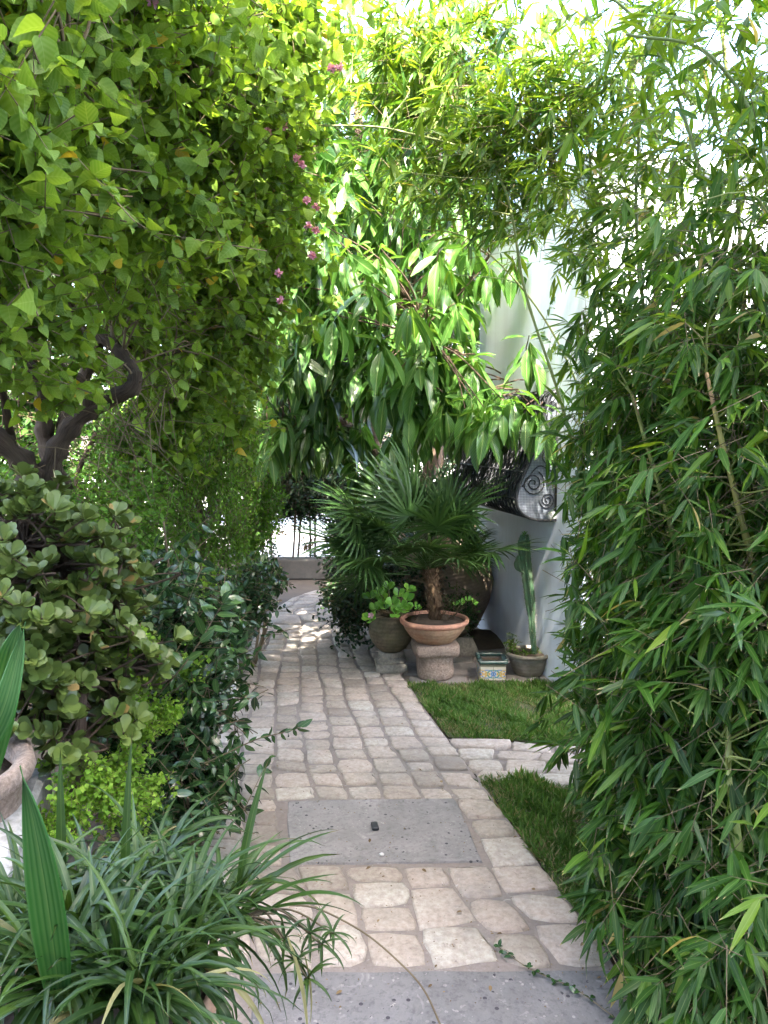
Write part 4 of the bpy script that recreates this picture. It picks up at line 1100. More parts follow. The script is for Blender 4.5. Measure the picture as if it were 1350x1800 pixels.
# interior dead twigs
qa = np.array([P(r.uniform(0, 300), r.uniform(280, 800), r.uniform(2.9, 3.9)) for _ in range(420)]); qb = qa + nrm(r.normal(size=(420, 3)) + [.3, 0, .1]) * r.uniform(.15, .5, (420, 1))
twigs('dry_twigs', qa, qb, .0028, M['twig'], lb, bow=.06)
for u, v in ((415, 72), (583, 120), (597, 117), (521, 160), (527, 183), (499, 222), (447, 236), (471, 232), (522, 278), (531, 290), (540, 352), (556, 364), (541, 397), (555, 405), (549, 449), (490, 480), (493, 528), (268, 3)):
    c = P(u, v, (3.3 if v > 150 else 3.0) if u > 300 else 2.3); fl = MB()
    for k in range(26):
        o = nrm(r.normal(size=3)); tv, tt, tu = OVAL[k % 4]; Rk = frames(o[None], r.normal(size=(1, 3)))[0]; fl.add((tv * .021) @ Rk.T + c, tt, tu, float(np.clip(r.normal(.5, .3), 0, .9)))
    fl.build('flower', M['pink'], lb)

# ---- dark mass of shrub behind the trunk, and hanging vine
small_bush('back_hedge', (-2.2, 4.9, 0), [((-2.0, 4.6, .5), (.7, .5, .8), 2), ((-2.0, 5.2, 1.7), (.8, .5, .8), 2.4), ((-1.7, 5.6, .6), (.5, .5, .8), 1.6), ((-1.5, 6.0, 1.8), (.5, .5, .9), 1.8), ((-2.3, 4.6, 2.8), (.8, .6, .8), 2), ((-2.6, 3.8, .6), (.5, .6, .8), 1.4), ((-2.4, 3.9, 1.9), (.5, .5, .9), 1.4), ((-1.5, 5.2, 2.8), (.7, .6, .8), 2), ((-1.3, 6.8, 2.6), (.7, .6, .9), 1.5), (P(60, 800, 4.6), (.4, .3, .35), 1.1), (P(170, 850, 4.5), (.35, .3, .35), 1.0), (P(-20, 690, 4.6), (.4, .3, .4), 1.0), (P(100, 700, 4.9), (.4, .3, .35), .9)],
           3400, 9, .22, (.04, .07), M['midleaf'], OVAL, 'dense dark hedge in the shade behind the gnarled trunk', 'hedge', 41, 0, stems=4, tint=(.3, .22))
vn = thing('climbing_vine', (-1.15, 4.9, 0), 'curtain of fine yellow green vine foliage hanging left of the path', 'vine')
vb = [B(310, 800, 4.3, (.2, .2, .2)), B(380, 860, 4.7, (.17, .2, .28)), B(420, 820, 5.0, (.12, .2, .28)), B(405, 940, 5.0, (.13, .2, .22)), B(290, 900, 4.4, (.2, .2, .22)), B(220, 860, 4.0, (.16, .2, .2)), B(230, 950, 4.1, (.16, .2, .2)), B(340, 960, 4.7, (.15, .2, .2)), B(420, 760, 5.1, (.14, .2, .2)), B(375, 990, 4.9, (.17, .2, .16)), B(200, 780, 3.9, (.15, .15, .2)), B(300, 1010, 4.4, (.2, .15, .15))]
tips, outs = in_blobs(r, vb, 1300, 22, .34, .4)
p, d, nn3, sz, a, b = twiggy(r, tips, outs + [0, 0, -.6], .22, 14, (.018, .034), .6, .6, .95, .25, .35, .5)
ti = np.clip(r.normal(.5, .2, len(p)) + r.normal(0, .15, len(tips)).repeat(14), 0, 1)
foliage(vn, OVAL, p, d, nn3, sz, ti, M['vine'], 0)
twigs('twigs', a, b, .0016, M['twig'], vn)
mb = MB()
for u0, u1, dd in ((330, 350, 4.75), (345, 350, 4.8), (322, 338, 4.7), (352, 357, 4.9), (218, 205, 4.3), (140, 150, 3.9)):
    mb.tube(spline([P(u0, 1060, dd), P(u0 + 4, 980, dd), P(u1, 900, dd), P(u1 - 15, 840, dd), P(u1 + 20, 760, dd)], 5), .013, 6)
mb.build('stem', M['bark'], vn)
# second, darker curtain further down the path
small_bush('climbing_vine', (-1.1, 6.5, 0), [B(455, 900, 6.4, (.12, .2, .4)), B(440, 820, 6.2, (.15, .2, .3)), B(430, 960, 6.2, (.15, .2, .25)), B(465, 860, 6.6, (.1, .2, .35))], 420, 14, .24, (.03, .045), M['vine'], OVAL, 'narrow green vine column hanging further down the path', 'vine', 43, 0, grav=.8, tint=(.25, .15))

# ---- planting bed: jade, glossy shrub, ferns
jd = thing('jade_plant', (-1.05, 2.55, 0), 'grey green jade plant with thick rounded leaves and brown stems, middle left', 'jade plant')
jb_ = [B(40, 960, 2.3, .16), B(110, 1010, 2.35, .17), B(50, 1080, 2.2, .16), B(150, 1090, 2.4, .17), B(190, 1010, 2.6, .14), B(210, 1140, 2.5, .15), B(110, 1180, 2.3, .16), B(200, 1230, 2.4, .14), B(130, 1290, 2.25, .13, .12), B(60, 1200, 2.2, .13, .12), B(250, 1180, 2.6, .12), B(10, 900, 2.3, .15), B(30, 1150, 2.15, .1), B(-80, 1050, 2.3, .25, .5)]
r4 = np.random.default_rng(55)
cs, outs = in_blobs(r4, jb_, 560, 18, .36, .25); A = [[], [], [], [], []]
for c, o in zip(cs, outs):
    k = r4.integers(9, 15)
    for X_, Y_ in zip(A, rosette(jd, c, nrm(o * .6 + [.1, -.15, .75]), k, .046, .5, OBOV, M['jade'], r4, 1.0)): X_.append(Y_)
p, d, nn3, sz, ti = [np.concatenate(x) for x in A]; ti = np.clip(ti, 0, .93); ti[r4.random(len(ti)) < .02] = 1
foliage(jd, OBOV, p, d, nn3, sz, ti, M['jade'], 300)
JS = []
for q in ([(110, 1480, 2.35, .03), (140, 1330, 2.35, .026), (100, 1200, 2.35, .022), (60, 1050, 2.3, .015), (40, 960, 2.3, .008)], [(130, 1420, 2.35, .022), (142, 1250, 2.3, .018), (130, 1120, 2.4, .014), (110, 1000, 2.4, .008)], [(110, 1290, 2.4, .022), (60, 1225, 2.3, .02), (20, 1215, 2.25, .018), (-30, 1180, 2.2, .012)], [(140, 1300, 2.35, .018), (190, 1240, 2.4, .014), (215, 1150, 2.5, .01), (200, 1030, 2.6, .007)]):
    JS.append(limb(q, 'stem', jd, 'redbark', 8, .004))
js = np.concatenate(JS); mb = MB()
for c, r0 in links_to(js, cs, r4, .0045, -.02): mb.tube(c, np.linspace(r0, .0025, len(c)), 4, cap=False)
mb.build('branches', M['redbark'], jd, kind='stuff')

small_bush('glossy_shrub', (-.75, 2.85, 0), [B(270, 1080, 2.9, .17), B(330, 1150, 3.0, .17), B(260, 1200, 2.8, .17), B(350, 1230, 2.9, .15), B(310, 1310, 2.75, .16), B(360, 1370, 2.75, .13), B(260, 1370, 2.6, .15), B(330, 1420, 2.65, .13), B(300, 1030, 3.2, .15), B(220, 1300, 2.6, .14), B(390, 1080, 3.4, .11, .08), B(400, 1180, 3.2, .07, .04), B(250, 1440, 2.5, .12)],
           560, 9, .22, (.045, .075), M['ruscus'], RUSC, 'dark glossy leaved shrub with arching stems leaning over the path edge', 'shrub', 57, 300, stems=9, grav=-.1, leaf_g=.1, smat='twig', twr=.002, tint=(.5, .25))
# the arching spray over the path
spr = thing('arching_spray', P(330, 1335, 2.7), 'long leafy stem reaching right over the paving from the glossy shrub', 'branch')
c = spline([P(300, 1370, 2.7), P(390, 1328, 2.62), P(450, 1300, 2.6), P(500, 1287, 2.58), P(528, 1278, 2.58)], 8)
mb = MB(); mb.tube(c, np.linspace(.003, .001, len(c)), 5); mb.build('stem', M['twig'], spr)
ix = np.linspace(6, len(c) - 1, 22).astype(int); sg = np.where(np.arange(22) % 2, 1, -1)[:, None]
foliage(spr, RUSC, c[ix], np.array([.7, 0, .1]) + sg * np.array([0.1, -.2, .75]) + r4.normal(size=(22, 3)) * .25, r4.normal(size=(22, 3)) + [0, -1, .3], r4.uniform(.03, .05, 22), r4.uniform(.2, .9, 22), M['ruscus'], 22)
c = spline([P(270, 1230, 2.6), P(330, 1160, 2.55), P(380, 1080, 2.6), P(400, 1050, 2.6)], 8)
spr2 = thing('arching_spray', c[0], 'upright arching stem with pale backed leaves above the white planter', 'branch')
mb = MB(); mb.tube(c, np.linspace(.003, .0012, len(c)), 5); mb.build('stem', M['twig'], spr2)
ix = np.linspace(5, len(c) - 1, 16).astype(int); sg = np.where(np.arange(16) % 2, 1, -1)[:, None]
foliage(spr2, RUSC, c[ix], np.array([.4, -.2, .5]) + sg * np.array([.7, 0, -.3]) + r4.normal(size=(16, 3)) * .25, r4.normal(size=(16, 3)) * .5 + [0, -.7, .7], r4.uniform(.06, .085, 16), r4.uniform(.5, .95, 16), M['ruscus'], 16)

for (bl_, lab, n_, sd_) in (([B(330, 1190, 2.8, (.06, .06, .08)), B(290, 1260, 2.55, (.05, .06, .06)), B(240, 1230, 2.45, (.05, .05, .05))], 'lime fern fronds poking through between jade plant and glossy shrub', 130, 66), ([B(330, 1015, 4.0, (.13, .12, .12)), B(310, 1060, 3.8, (.13, .1, .1)), B(350, 1060, 3.9, (.1, .1, .14)), B(330, 1110, 3.7, (.09, .09, .1), .06)], 'bright lime maidenhair fern lit up behind the glossy shrub', 420, 61),
                          ([B(225, 1115, 2.45, .06), B(200, 1130, 2.4, .05), B(250, 1135, 2.5, .05)], 'small lime fern tuft among the jade leaves', 90, 62),
                          ([B(200, 1400, 2.3, (.1, .1, .09)), B(160, 1370, 2.2, (.08, .1, .07)), B(240, 1400, 2.4, (.08, .1, .09)), B(110, 1440, 2.15, (.09, .1, .07)), B(220, 1330, 2.35, .06), B(255, 1290, 2.45, .05)], 'spreading lime green fern under the jade plant behind the strap leaves', 420, 63)):
    small_bush('maidenhair_fern', (bl_[0][0][0], bl_[0][0][1] + .05, max(0.0, bl_[0][0][2] - .25)), bl_, n_, 9, .07, (.012, .022), M['lime'], BLOB, lab, 'fern', sd_, 0, twr=.0007)
small_bush('low_border_shrub', (-.85, 5.0, 0), [B(430, 1060, 4.9, .13), B(400, 1100, 4.5, .12), B(440, 1020, 5.4, .14), B(390, 1040, 4.6, .14), B(460, 1040, 5.6, .10), B(410, 1140, 4.2, .07, .05), B(440, 1085, 4.8, .09, .08), B(360, 1110, 4.2, .14), B(470, 1010, 6.0, .12)],
           480, 9, .18, (.045, .075), M['ruscus'], RUSC, 'dark glossy border plant leaning over the left path edge beyond the white planter', 'shrub', 64, 150, stems=5, grav=-.05, tint=(.4, .22))
small_bush('bed_greenery', (-1.2, 3.5, 0), [B(200, 1000, 3.4, .25), B(100, 900, 3.6, .25), B(230, 900, 3.8, .2), B(120, 1100, 3.2, .25), B(300, 1150, 3.5, .2), B(30, 850, 3.4, .2), B(330, 1230, 3.3, .15), B(150, 960, 3.0, .14), B(200, 1350, 2.9, .25)],
           1500, 9, .16, (.02, .04), M['vine'], OVAL, 'mixed mid green leafy undergrowth filling the bed behind the jade plant', 'undergrowth', 65, 0, stems=4)

# white planter at the path edge, trough and white pot at the left margin
wp = G(398, 1248); w0 = np.array([G(404, 1246)[0] - .13, G(404, 1246)[1], 0])
pl = thing('white_planter', (w0[0] - .02, w0[1] + .30, 0), 'long weathered white plaster planter at the left edge of the path', 'planter')
mb = MB(); mb.box((w0[0] - .02, w0[1] + .30, .15), (.26, .62, .29), .14, .012); mb.build('body', M['whiteplaster'], pl, smooth=False)
mb = MB(); mb.box((w0[0] - .02, w0[1] + .30, .31), (.30, .66, .028), .14, .006); mb.build('rim', M['whiteplaster'], pl, smooth=False)
tq = P(-45, 1410, 1.95)
tro = thing('stone_trough', (tq[0] - .12, tq[1] + .05, .3), 'grey brown stone trough with rounded lip at the left margin', 'trough')
mb = MB(); mb.lathe([(.18, 0), (.2, .05), (.225, .2), (.235, .27), (.25, .28), (.256, .3), (.25, .325), (.235, .33), (.21, .32), (.2, .25)], 40, (tq[0] - .16, tq[1] + .08, tq[2] - .27)); bumpy(mb.build('bowl', M['warmstone'], tro), .004, 20)
mb = MB(); mb.lathe([(.2, .28), (.1, .29), (.01, .3)], 20, (tq[0] - .16, tq[1] + .08, tq[2] - .27)); mb.build('soil', M['soil'], tro)
mb = MB(); mb.lathe([(.14, 0), (.14, .04), (.1, .08), (.09, tq[2] - .33), (.13, tq[2] - .29), (.18, tq[2] - .27)], 30, (tq[0] - .16, tq[1] + .08, 0)); mb.build('foot', M['warmstone'], tro)
lw = thing('white_ledge', (-1.02, 1.75, 0), 'white plastered ledge at the lower left margin behind the strap leaved plant', 'ledge')
q = P(-25, 1490, 1.85)
mb = MB(); mb.box((q[0] - .13, q[1] + .1, q[2] / 2), (.34, .75, q[2]), .25, .015); mb.build('block', M['ledge'], lw, smooth=False)

# ---- strap leaved plant in a terracotta pot
SPC = P(215, 1690, 1.40)
SPC[0] -= .03
spot = thing('strap_plant_pot', (SPC[0], SPC[1], 0), 'brownish terracotta pot under the strap leaved plant, bottom left', 'plant pot')
pz = SPC[2] - .06
mb = MB(); mb.lathe([(.13, pz - .42), (.15, pz - .35), (.18, pz - .1), (.188, pz - .04), (.192, pz - .035), (.196, pz - .01), (.192, pz + .006), (.18, pz + .008), (.175, pz - .02)], 44, (SPC[0], SPC[1], 0)); mb.build('pot', M['terra'], spot)
mb = MB(); mb.lathe([(.176, pz - .01), (.1, pz), (.01, pz + .005)], 20, (SPC[0], SPC[1], 0)); mb.build('soil', M['soil'], spot)
mb = MB(); mb.box((SPC[0], SPC[1], (pz - .42) / 2), (.42, .42, pz - .424), .2, .01); stn = tag(mb.build('pot_stand', M['palestone'], smooth=False), 'stone block under the strap plant pot at the bottom left corner', 'stone block')
st = thing('strap_leaved_plant', (SPC[0], SPC[1], pz), 'clump of long arching dark green strap leaves in the pot, bottom left foreground', 'plant')
r5 = np.random.default_rng(77)
def strap(base, az, el, L, w, bend, r, tint, parent, name='leaf', mat='strap', seg=12, crease=.35, into=None):
    """long arching blade, a closed form curve from its base"""
    V = []; U = []; T = []; p = np.array(base, float); e = el; h = np.array([math.cos(az), math.sin(az), 0]); s_ = np.array([-math.sin(az), math.cos(az), 0]); tw = r.normal() * .5
    kink = r.uniform(.5, .9)
    for i in range(seg + 1):
        v = i / seg; k = w * min(1, .55 + 2.2 * v) * (1 - max(0, (v - .35) / .65) ** 1.6)
        dv = h * math.cos(e) + np.array([0, 0, 1]) * math.sin(e); nn_ = -h * math.sin(e) + np.array([0, 0, 1]) * math.cos(e)
        a = tw * v; sd2 = s_ * math.cos(a) + nn_ * math.sin(a); n2 = nn_ * math.cos(a) - s_ * math.sin(a)
        V += [p - sd2 * k + n2 * k * crease, p, p + sd2 * k + n2 * k * crease]; U += [(0, v), (.5, v), (1, v)]
        p = p + dv * (L / seg); e -= bend / seg * (.5 + 1.2 * v)
        az += r.normal() * .02
    for i in range(seg):
        b = i * 3; T += [(b, b + 1, b + 4), (b, b + 4, b + 3), (b + 1, b + 2, b + 5), (b + 1, b + 5, b + 4)]
    if into is not None: into.add(V, T, U, tint); return
    mb = MB(); mb.add(V, T, U, tint); return mb.build(name, M[mat], parent)
extra = MB()
crowns = [P(u, v, d) for u, v, d in ((130, 1640, 1.35), (230, 1600, 1.5), (330, 1620, 1.5), (200, 1710, 1.25), (310, 1700, 1.35), (90, 1700, 1.25), (390, 1620, 1.6), (250, 1740, 1.22), (270, 1560, 1.65), (150, 1590, 1.6), (30, 1660, 1.45))]
for ci, c0 in enumerate(crowns):
    c0 = np.array([c0[0], c0[1], min(c0[2], pz + .12) if ci else c0[2]])
    for k in range(58):
        az = k * 2.4 + ci; el = r5.uniform(-.1, 1.3)
        strap(c0 + r5.normal(size=3) * .012, az, el, r5.uniform(.15, .30), r5.uniform(.0045, .009), r5.uniform(.9, 2.4), r5, float(np.clip(r5.normal(.5, .2), 0, .93)) if r5.random() > .018 else 1., st, into=None if k < 18 else extra, seg=12 if k < 18 else 8)
extra.build('inner_leaves', M['strap'], st, kind='stuff')
for (u, v, d, az, el, L, bd_) in ((420, 1580, 1.5, .2, 1.0, .24, 1.2), (430, 1560, 1.55, .1, .75, .22, .6), (440, 1590, 1.5, .0, .5, .18, .4), (420, 1560, 1.6, 1.0, 1.3, .25, .3), (220, 1600, 1.45, 1.5, 1.45, .32, .2), (110, 1560, 1.5, 1.8, 1.45, .26, .1), (460, 1610, 1.5, -.2, .7, .22, 1.3), (470, 1600, 1.55, -.1, .3, .18, .8)):
    strap(P(u, v, d), az, el, L, .009, bd_, r5, .55, st)
# trailing offshoots
for (u, v, d) in ((545, 1640, 1.55), (520, 1690, 1.5), (565, 1660, 1.6), (500, 1650, 1.5), (540, 1720, 1.5), (585, 1640, 1.62)):
    c0 = P(u, v, d)
    mb = MB(); mb.tube(spline([P(430, 1610, 1.5), (P(430, 1590, 1.5) + c0) / 2 + [0, 0, .02], c0], 5), .002, 5); mb.build('runner', M['twig'], st)
    for k in range(9): strap(c0, k * 2.4, r5.uniform(-.6, 1.0), r5.uniform(.04, .08), .0035, 1.4, r5, .6, st, seg=6)
for (u, v, d, az, el, L, t_) in ((505, 1650, 1.45, 0, -1.3, .22, 1.0), (535, 1680, 1.5, .3, -1.4, .15, 1.0)):
    strap(P(u, v, d), az, el, L, .009, .3, r5, t_, st)
# broad pleated leaves
rb = thing('pleated_leaf_plant', (P(60, 1700, 1.3)[0], P(60, 1700, 1.3)[1], pz), 'broad upright pleated green leaves at the left edge, rising from the strap plant', 'plant')
def pleated(pts, w, nn_, parent, cols=13):
    c = spline(pts, 5); n = len(c); V = []; U = []; T = []; nn_ = nrm(np.array(nn_, float))
    t = np.gradient(c, axis=0); s_ = nrm(np.cross(t, nn_))
    for i in range(n):
        v = i / (n - 1); k = w * (math.sin(math.pi * min(1, .12 + v * .95) ** .8) ** .7 if v < .97 else .02)
        for j in range(cols):
            f = j / (cols - 1) * 2 - 1; V.append(c[i] + s_[i] * f * k + nn_ * (.0035 * (j % 2) + .25 * k * f * f)); U.append((j / (cols - 1), v))
    for i in range(n - 1):
        for j in range(cols - 1):
            a = i * cols + j; T += [(a, a + 1, a + cols + 1), (a, a + cols + 1, a + cols)]
    mb = MB(); mb.add(V, T, U, .5); return mb.build('leaf', M['ribbed'], parent)
pleated([P(106, 1760, 1.22), P(92, 1650, 1.16), P(76, 1540, 1.13), P(58, 1440, 1.12), P(36, 1345, 1.12)], .026, (.1, -1, .1), rb)
pleated([P(-30, 1380, 1.3), P(0, 1240, 1.25), P(20, 1150, 1.2), P(38, 1085, 1.2), P(40, 1200, 1.15), P(15, 1252, 1.12)][0:4], .026, (.3, -1, .1), rb)
pleated([P(-90, 1500, 1.15), P(-40, 1340, 1.1), P(5, 1250, 1.08), P(30, 1160, 1.1), P(45, 1092, 1.12)], .018, (.2, -1, .2), rb)

# fallen twig arching over the paving
tw = MB(); c = spline([P(500, 1590, 1.65), P(560, 1598, 1.8), P(640, 1640, 1.9), P(700, 1690, 1.85), P(745, 1740, 1.75), P(780, 1815, 1.6)], 8); tw.tube(c, .0022, 5)
tag(tw.build('bare_twig', M['twig']), 'long bare thin twig arching over the front slab from the strap plant', 'twig')
tr2 = thing('creeping_stem', G(900, 1730), 'thin green creeping stem with tiny leaves lying across the dark front slab', 'creeper')
c = spline([[*G(870, 1680)[:2], .035], [*G(930, 1722)[:2], .034], [*G(1010, 1760)[:2], .036], [*G(1080, 1810)[:2], .034]], 8); mb = MB(); mb.tube(c, .0018, 4); mb.build('stem', M['twig'], tr2)
ix = r5.integers(0, len(c), 40); foliage(tr2, OVAL, c[ix] + [0, 0, .002], r5.normal(size=(40, 3)) * [1, 1, .3] + [0, 0, .2], r5.normal(size=(40, 3)) * .3 + [0, 0, 1], r5.uniform(.012, .024, 40), r5.uniform(.2, .6, 40), M['ruscus'], 0)

# litter
chip = MB(); g = G(659, 1466); chip.box((g[0], g[1], .032), (.026, .05, .014), .15, .003); tag(chip.build('dark_chip', M['iron'], smooth=False), 'small dark rectangular chip lying on the grey slab', 'stone chip')
ch2 = MB(); g = G(671, 1515); ch2.add(*dense_prism([(.007, 0, 2), (.010, .004, 2.6), (.005, .009, 2)], 9)); ch2.v[0] = ch2.v[0] + np.array([g[0], g[1], .0245]); tag(ch2.build('white_pebble', M['whiteplaster']), 'small white crumbly pebble near the front edge of the grey slab', 'pebble')
lt = thing('leaf_litter', (0, 3, .02), 'scattered bits of dry leaf and grit on the stone path', 'litter'); lt['kind'] = 'stuff'
m = 650; v_ = r5.uniform(1180, 1790, m); y_ = np.array([dep(q) for q in v_]); x_ = np.array([xl(q) + r5.random() * (xr(q) - xl(q)) for q in y_])
nl = merged('dry_leaves', OVAL, np.c_[x_, y_, np.full(m, .031)], frames(np.c_[r5.normal(size=(m, 2)), np.zeros(m)], np.c_[r5.normal(size=(m, 2)) * .3, np.ones(m)]), r5.uniform(.003, .009, m) * np.where(r5.random(m) < .08, 2.6, 1), r5.random(m) * .6, M['litter'], lt, np.array(lt.location))
m = 1500; u_ = r5.uniform(0, 1, m); y_ = r5.uniform(2.2, 7, m); x_ = np.array([xl(q) - .02 - abs(r5.normal()) * .5 for q in y_])
merged('dry_leaves', RUSC, np.c_[x_, y_, np.full(m, .012)], frames(np.c_[r5.normal(size=(m, 2)), np.zeros(m)], np.c_[r5.normal(size=(m, 2)) * .5, np.ones(m)]), r5.uniform(.02, .06, m), r5.random(m), M['litter'], lt, np.array(lt.location))

# ================================================================== RUBBER TREE
fx0, fy0 = .12, 6.9
ft = thing('rubber_tree', (fx0, fy0, 0), 'rubber tree with long drooping glossy leaves hanging in tiers over the palm and path', 'tree')
FSK = []
FSK.append(limb([(705, 1075, 6.9, .09), (700, 950, 6.8, .085), (680, 850, 6.7, .08), (655, 780, 6.6, .07), (640, 680, 6.4, .055), (655, 520, 6.3, .045), (640, 330, 6.2, .035), (620, 100, 6.1, .025), (600, -150, 6.0, .015)], 'trunk', ft, 'redbark', 14, .012))
FSK.append(limb([(705, 1000, 6.8, .07), (735, 880, 6.8, .065), (770, 780, 6.7, .055), (780, 650, 6.5, .04), (760, 480, 6.3, .03), (770, 250, 6.2, .022), (760, 50, 6.2, .014)], 'trunk', ft, 'redbark', 12, .01))
for q in ([(655, 780, 6.6, .04), (600, 740, 6.3, .03), (540, 700, 6.0, .02), (480, 690, 5.7, .012)], [(650, 640, 6.4, .035), (580, 560, 6.0, .024), (530, 450, 5.8, .014), (520, 350, 5.7, .01)], [(775, 700, 6.6, .03), (850, 660, 6.0, .022), (920, 680, 5.5, .012), (945, 700, 5.3, .008)],
          [(770, 620, 6.5, .028), (820, 500, 6.0, .018), (860, 450, 5.6, .01)], [(650, 560, 6.3, .03), (700, 520, 5.6, .02), (740, 560, 5.2, .012), (760, 600, 5.0, .008)], [(650, 420, 6.2, .02), (700, 300, 5.7, .014), (760, 250, 5.5, .008)], [(770, 500, 6.3, .016), (870, 540, 5.8, .010), (930, 600, 5.4, .007), (960, 640, 5.3, .005)], [(630, 250, 6.1, .02), (560, 150, 5.8, .012), (520, 60, 5.7, .008)]):
    FSK.append(limb(q, 'branch', ft, 'redbark', 7, .004))
fsk = np.concatenate(FSK); r6 = np.random.default_rng(91)
# (u, v, depth) of leaf whorls: tiers that leave gaps
FICUS = [(v_ * [.82, 1, 1], t_, u_) for v_, t_, u_ in FICUS]
whorls = []
for (u0, u1, v0, v1, d0, d1, k) in ((470, 820, 20, 330, 5.0, 5.9, 95), (480, 840, 300, 520, 5.0, 5.9, 75), (560, 860, 380, 560, 4.6, 5.2, 16), (480, 680, 500, 640, 5.2, 6.0, 40), (640, 840, 520, 680, 4.8, 5.7, 34), (450, 640, 640, 770, 5.6, 6.6, 42), (640, 860, 620, 730, 4.9, 5.8, 20), (830, 960, 670, 745, 5.1, 5.5, 9), (840, 930, 470, 520, 5.2, 5.8, 6), (560, 720, 760, 830, 6.0, 6.8, 8), (700, 900, 680, 740, 5.0, 5.6, 7),
                                   (430, 900, -350, 20, 5.4, 7.0, 30), (400, 900, -700, -350, 5.6, 7.5, 16)):
    for _ in range(k): whorls.append(P(r6.uniform(u0, u1), r6.uniform(v0, v1), r6.uniform(d0, d1)))
for q in ((500, 730, 5.5), (545, 740, 5.7), (590, 750, 5.8), (470, 760, 5.6), (765, 640, 4.9), (725, 645, 4.95), (700, 750, 5.0), (850, 715, 4.6), (870, 680, 4.7), (925, 712, 4.55), (905, 685, 4.6), (950, 712, 4.5), (885, 705, 4.6), (830, 700, 4.7), (820, 730, 4.75), (930, 590, 4.8), (860, 460, 5.0), (900, 450, 5.0), (800, 600, 5.0), (780, 690, 4.8), (720, 700, 4.9)): whorls.append(P(*q))
whorls = [w for i, w in enumerate(whorls) if not (836 < proj(w)[0] < 1010 and 470 < proj(w)[1] < 655 and (i % 7))]
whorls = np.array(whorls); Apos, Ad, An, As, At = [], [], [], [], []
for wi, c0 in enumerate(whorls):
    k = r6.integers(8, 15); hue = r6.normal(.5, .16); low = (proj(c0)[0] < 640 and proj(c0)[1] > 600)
    if low: hue -= .25  # lower left whorls tinted darker: shade under the crown put into leaf colour
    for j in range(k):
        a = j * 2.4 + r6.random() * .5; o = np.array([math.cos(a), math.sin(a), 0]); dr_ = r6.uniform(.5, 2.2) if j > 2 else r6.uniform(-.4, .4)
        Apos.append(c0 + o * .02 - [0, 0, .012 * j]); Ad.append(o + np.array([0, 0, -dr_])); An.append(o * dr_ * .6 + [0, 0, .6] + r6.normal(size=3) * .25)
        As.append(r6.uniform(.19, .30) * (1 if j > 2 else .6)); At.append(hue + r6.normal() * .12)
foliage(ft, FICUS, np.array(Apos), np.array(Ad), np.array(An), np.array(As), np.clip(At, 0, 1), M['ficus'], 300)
mb = MB()
for c, r0 in links_to(fsk + r6.normal(size=fsk.shape) * .0, whorls, r6, .007, .05): mb.tube(c, np.linspace(r0, .0035, len(c)), 5, cap=False)
mb.build('branches', M['redbark'], ft, kind='stuff')

# ================================================================== BAMBOO
bm = thing('bamboo_clump', (1.5, 2.9, 0), 'tall bamboo clump of green and yellow canes with brown tipped leaves, right side', 'bamboo')
r7 = np.random.default_rng(123)
def culm(pts, rad, yellow=.5, tipcol=None, parent=bm):
    c = spline(pts, 10); n = len(c); L = np.r_[0, np.cumsum(np.linalg.norm(np.diff(c, axis=0), axis=1))]
    node = (L % .26) < (L[-1] / n * 1.01)
    rr_ = np.linspace(rad, rad * .45, n) * np.where(node, 1.18, 1.0)
    mb = MB(); tint = np.repeat(np.clip(np.linspace(yellow, yellow + .15, n), 0, .9), 8)
    if tipcol: tint[-8 * 7:] = 1.0
    mb.tube(c, rr_, 8, tint=tint); mb.build('culm', M['culm'], parent); return c
CU = []
CU.append(culm([P(1350, 1300, 2.1), P(1335, 1060, 2.1), P(1300, 900, 2.1), P(1265, 760, 2.1), P(1242, 655, 2.1)], .0115, .62, 1))
CU.append(culm([P(1245, 1500, 2.5), P(1215, 1100, 2.5), P(1180, 930, 2.5), P(1130, 760, 2.5), P(1112, 695, 2.5)], .0105, .4, 1))
CU.append(culm([P(1160, 1400, 2.8), P(1152, 800, 2.8), P(1150, 700, 2.8)], .006, .1))
CU.append(culm([P(1325, 1900, 1.9), P(1300, 1500, 1.9), P(1280, 1330, 1.95), P(1290, 1000, 2.2)], .011, .45))
for (a, dp, rad) in (([(1150, 1650), (1060, 1000), (990, 720), (925, 520), (870, 300), (700, 230), (560, 220)], 3.3, .008), ([(1180, 1600), (1110, 900), (1060, 500), (1030, 200), (1010, -100)], 3.4, .009), ([(1250, 1600), (1180, 900), (1120, 420), (1130, 100), (1100, -200)], 3.0, .009),
                     ([(1300, 1700), (1290, 900), (1250, 400), (1150, 80), (1000, -60)], 2.5, .008), ([(1400, 1700), (1400, 800), (1350, 300), (1250, 100), (1100, 60)], 2.2, .008), ([(1200, 1500), (1150, 800), (1000, 350), (850, 150), (650, 60)], 3.8, .008), ([(1180, 1450), (1090, 900), (980, 600), (840, 430), (720, 400)], 4.0, .007),
                     ([(1500, 1700), (1500, 500), (1450, -200), (1300, -500)], 2.4, .01), ([(1200, 1400), (1150, 500), (1050, -200), (900, -600)], 3.6, .01), ([(1300, 1400), (1300, 400), (1200, -300), (1000, -700)], 3.0, .01)):
    pts = [P(u, v, dp - .15 * i * 0) for i, (u, v) in enumerate(a)]; pts[0][2] = 0.0
    CU.append(culm(pts, rad, r7.uniform(.1, .5)))
csk = np.concatenate(CU)
bb = []
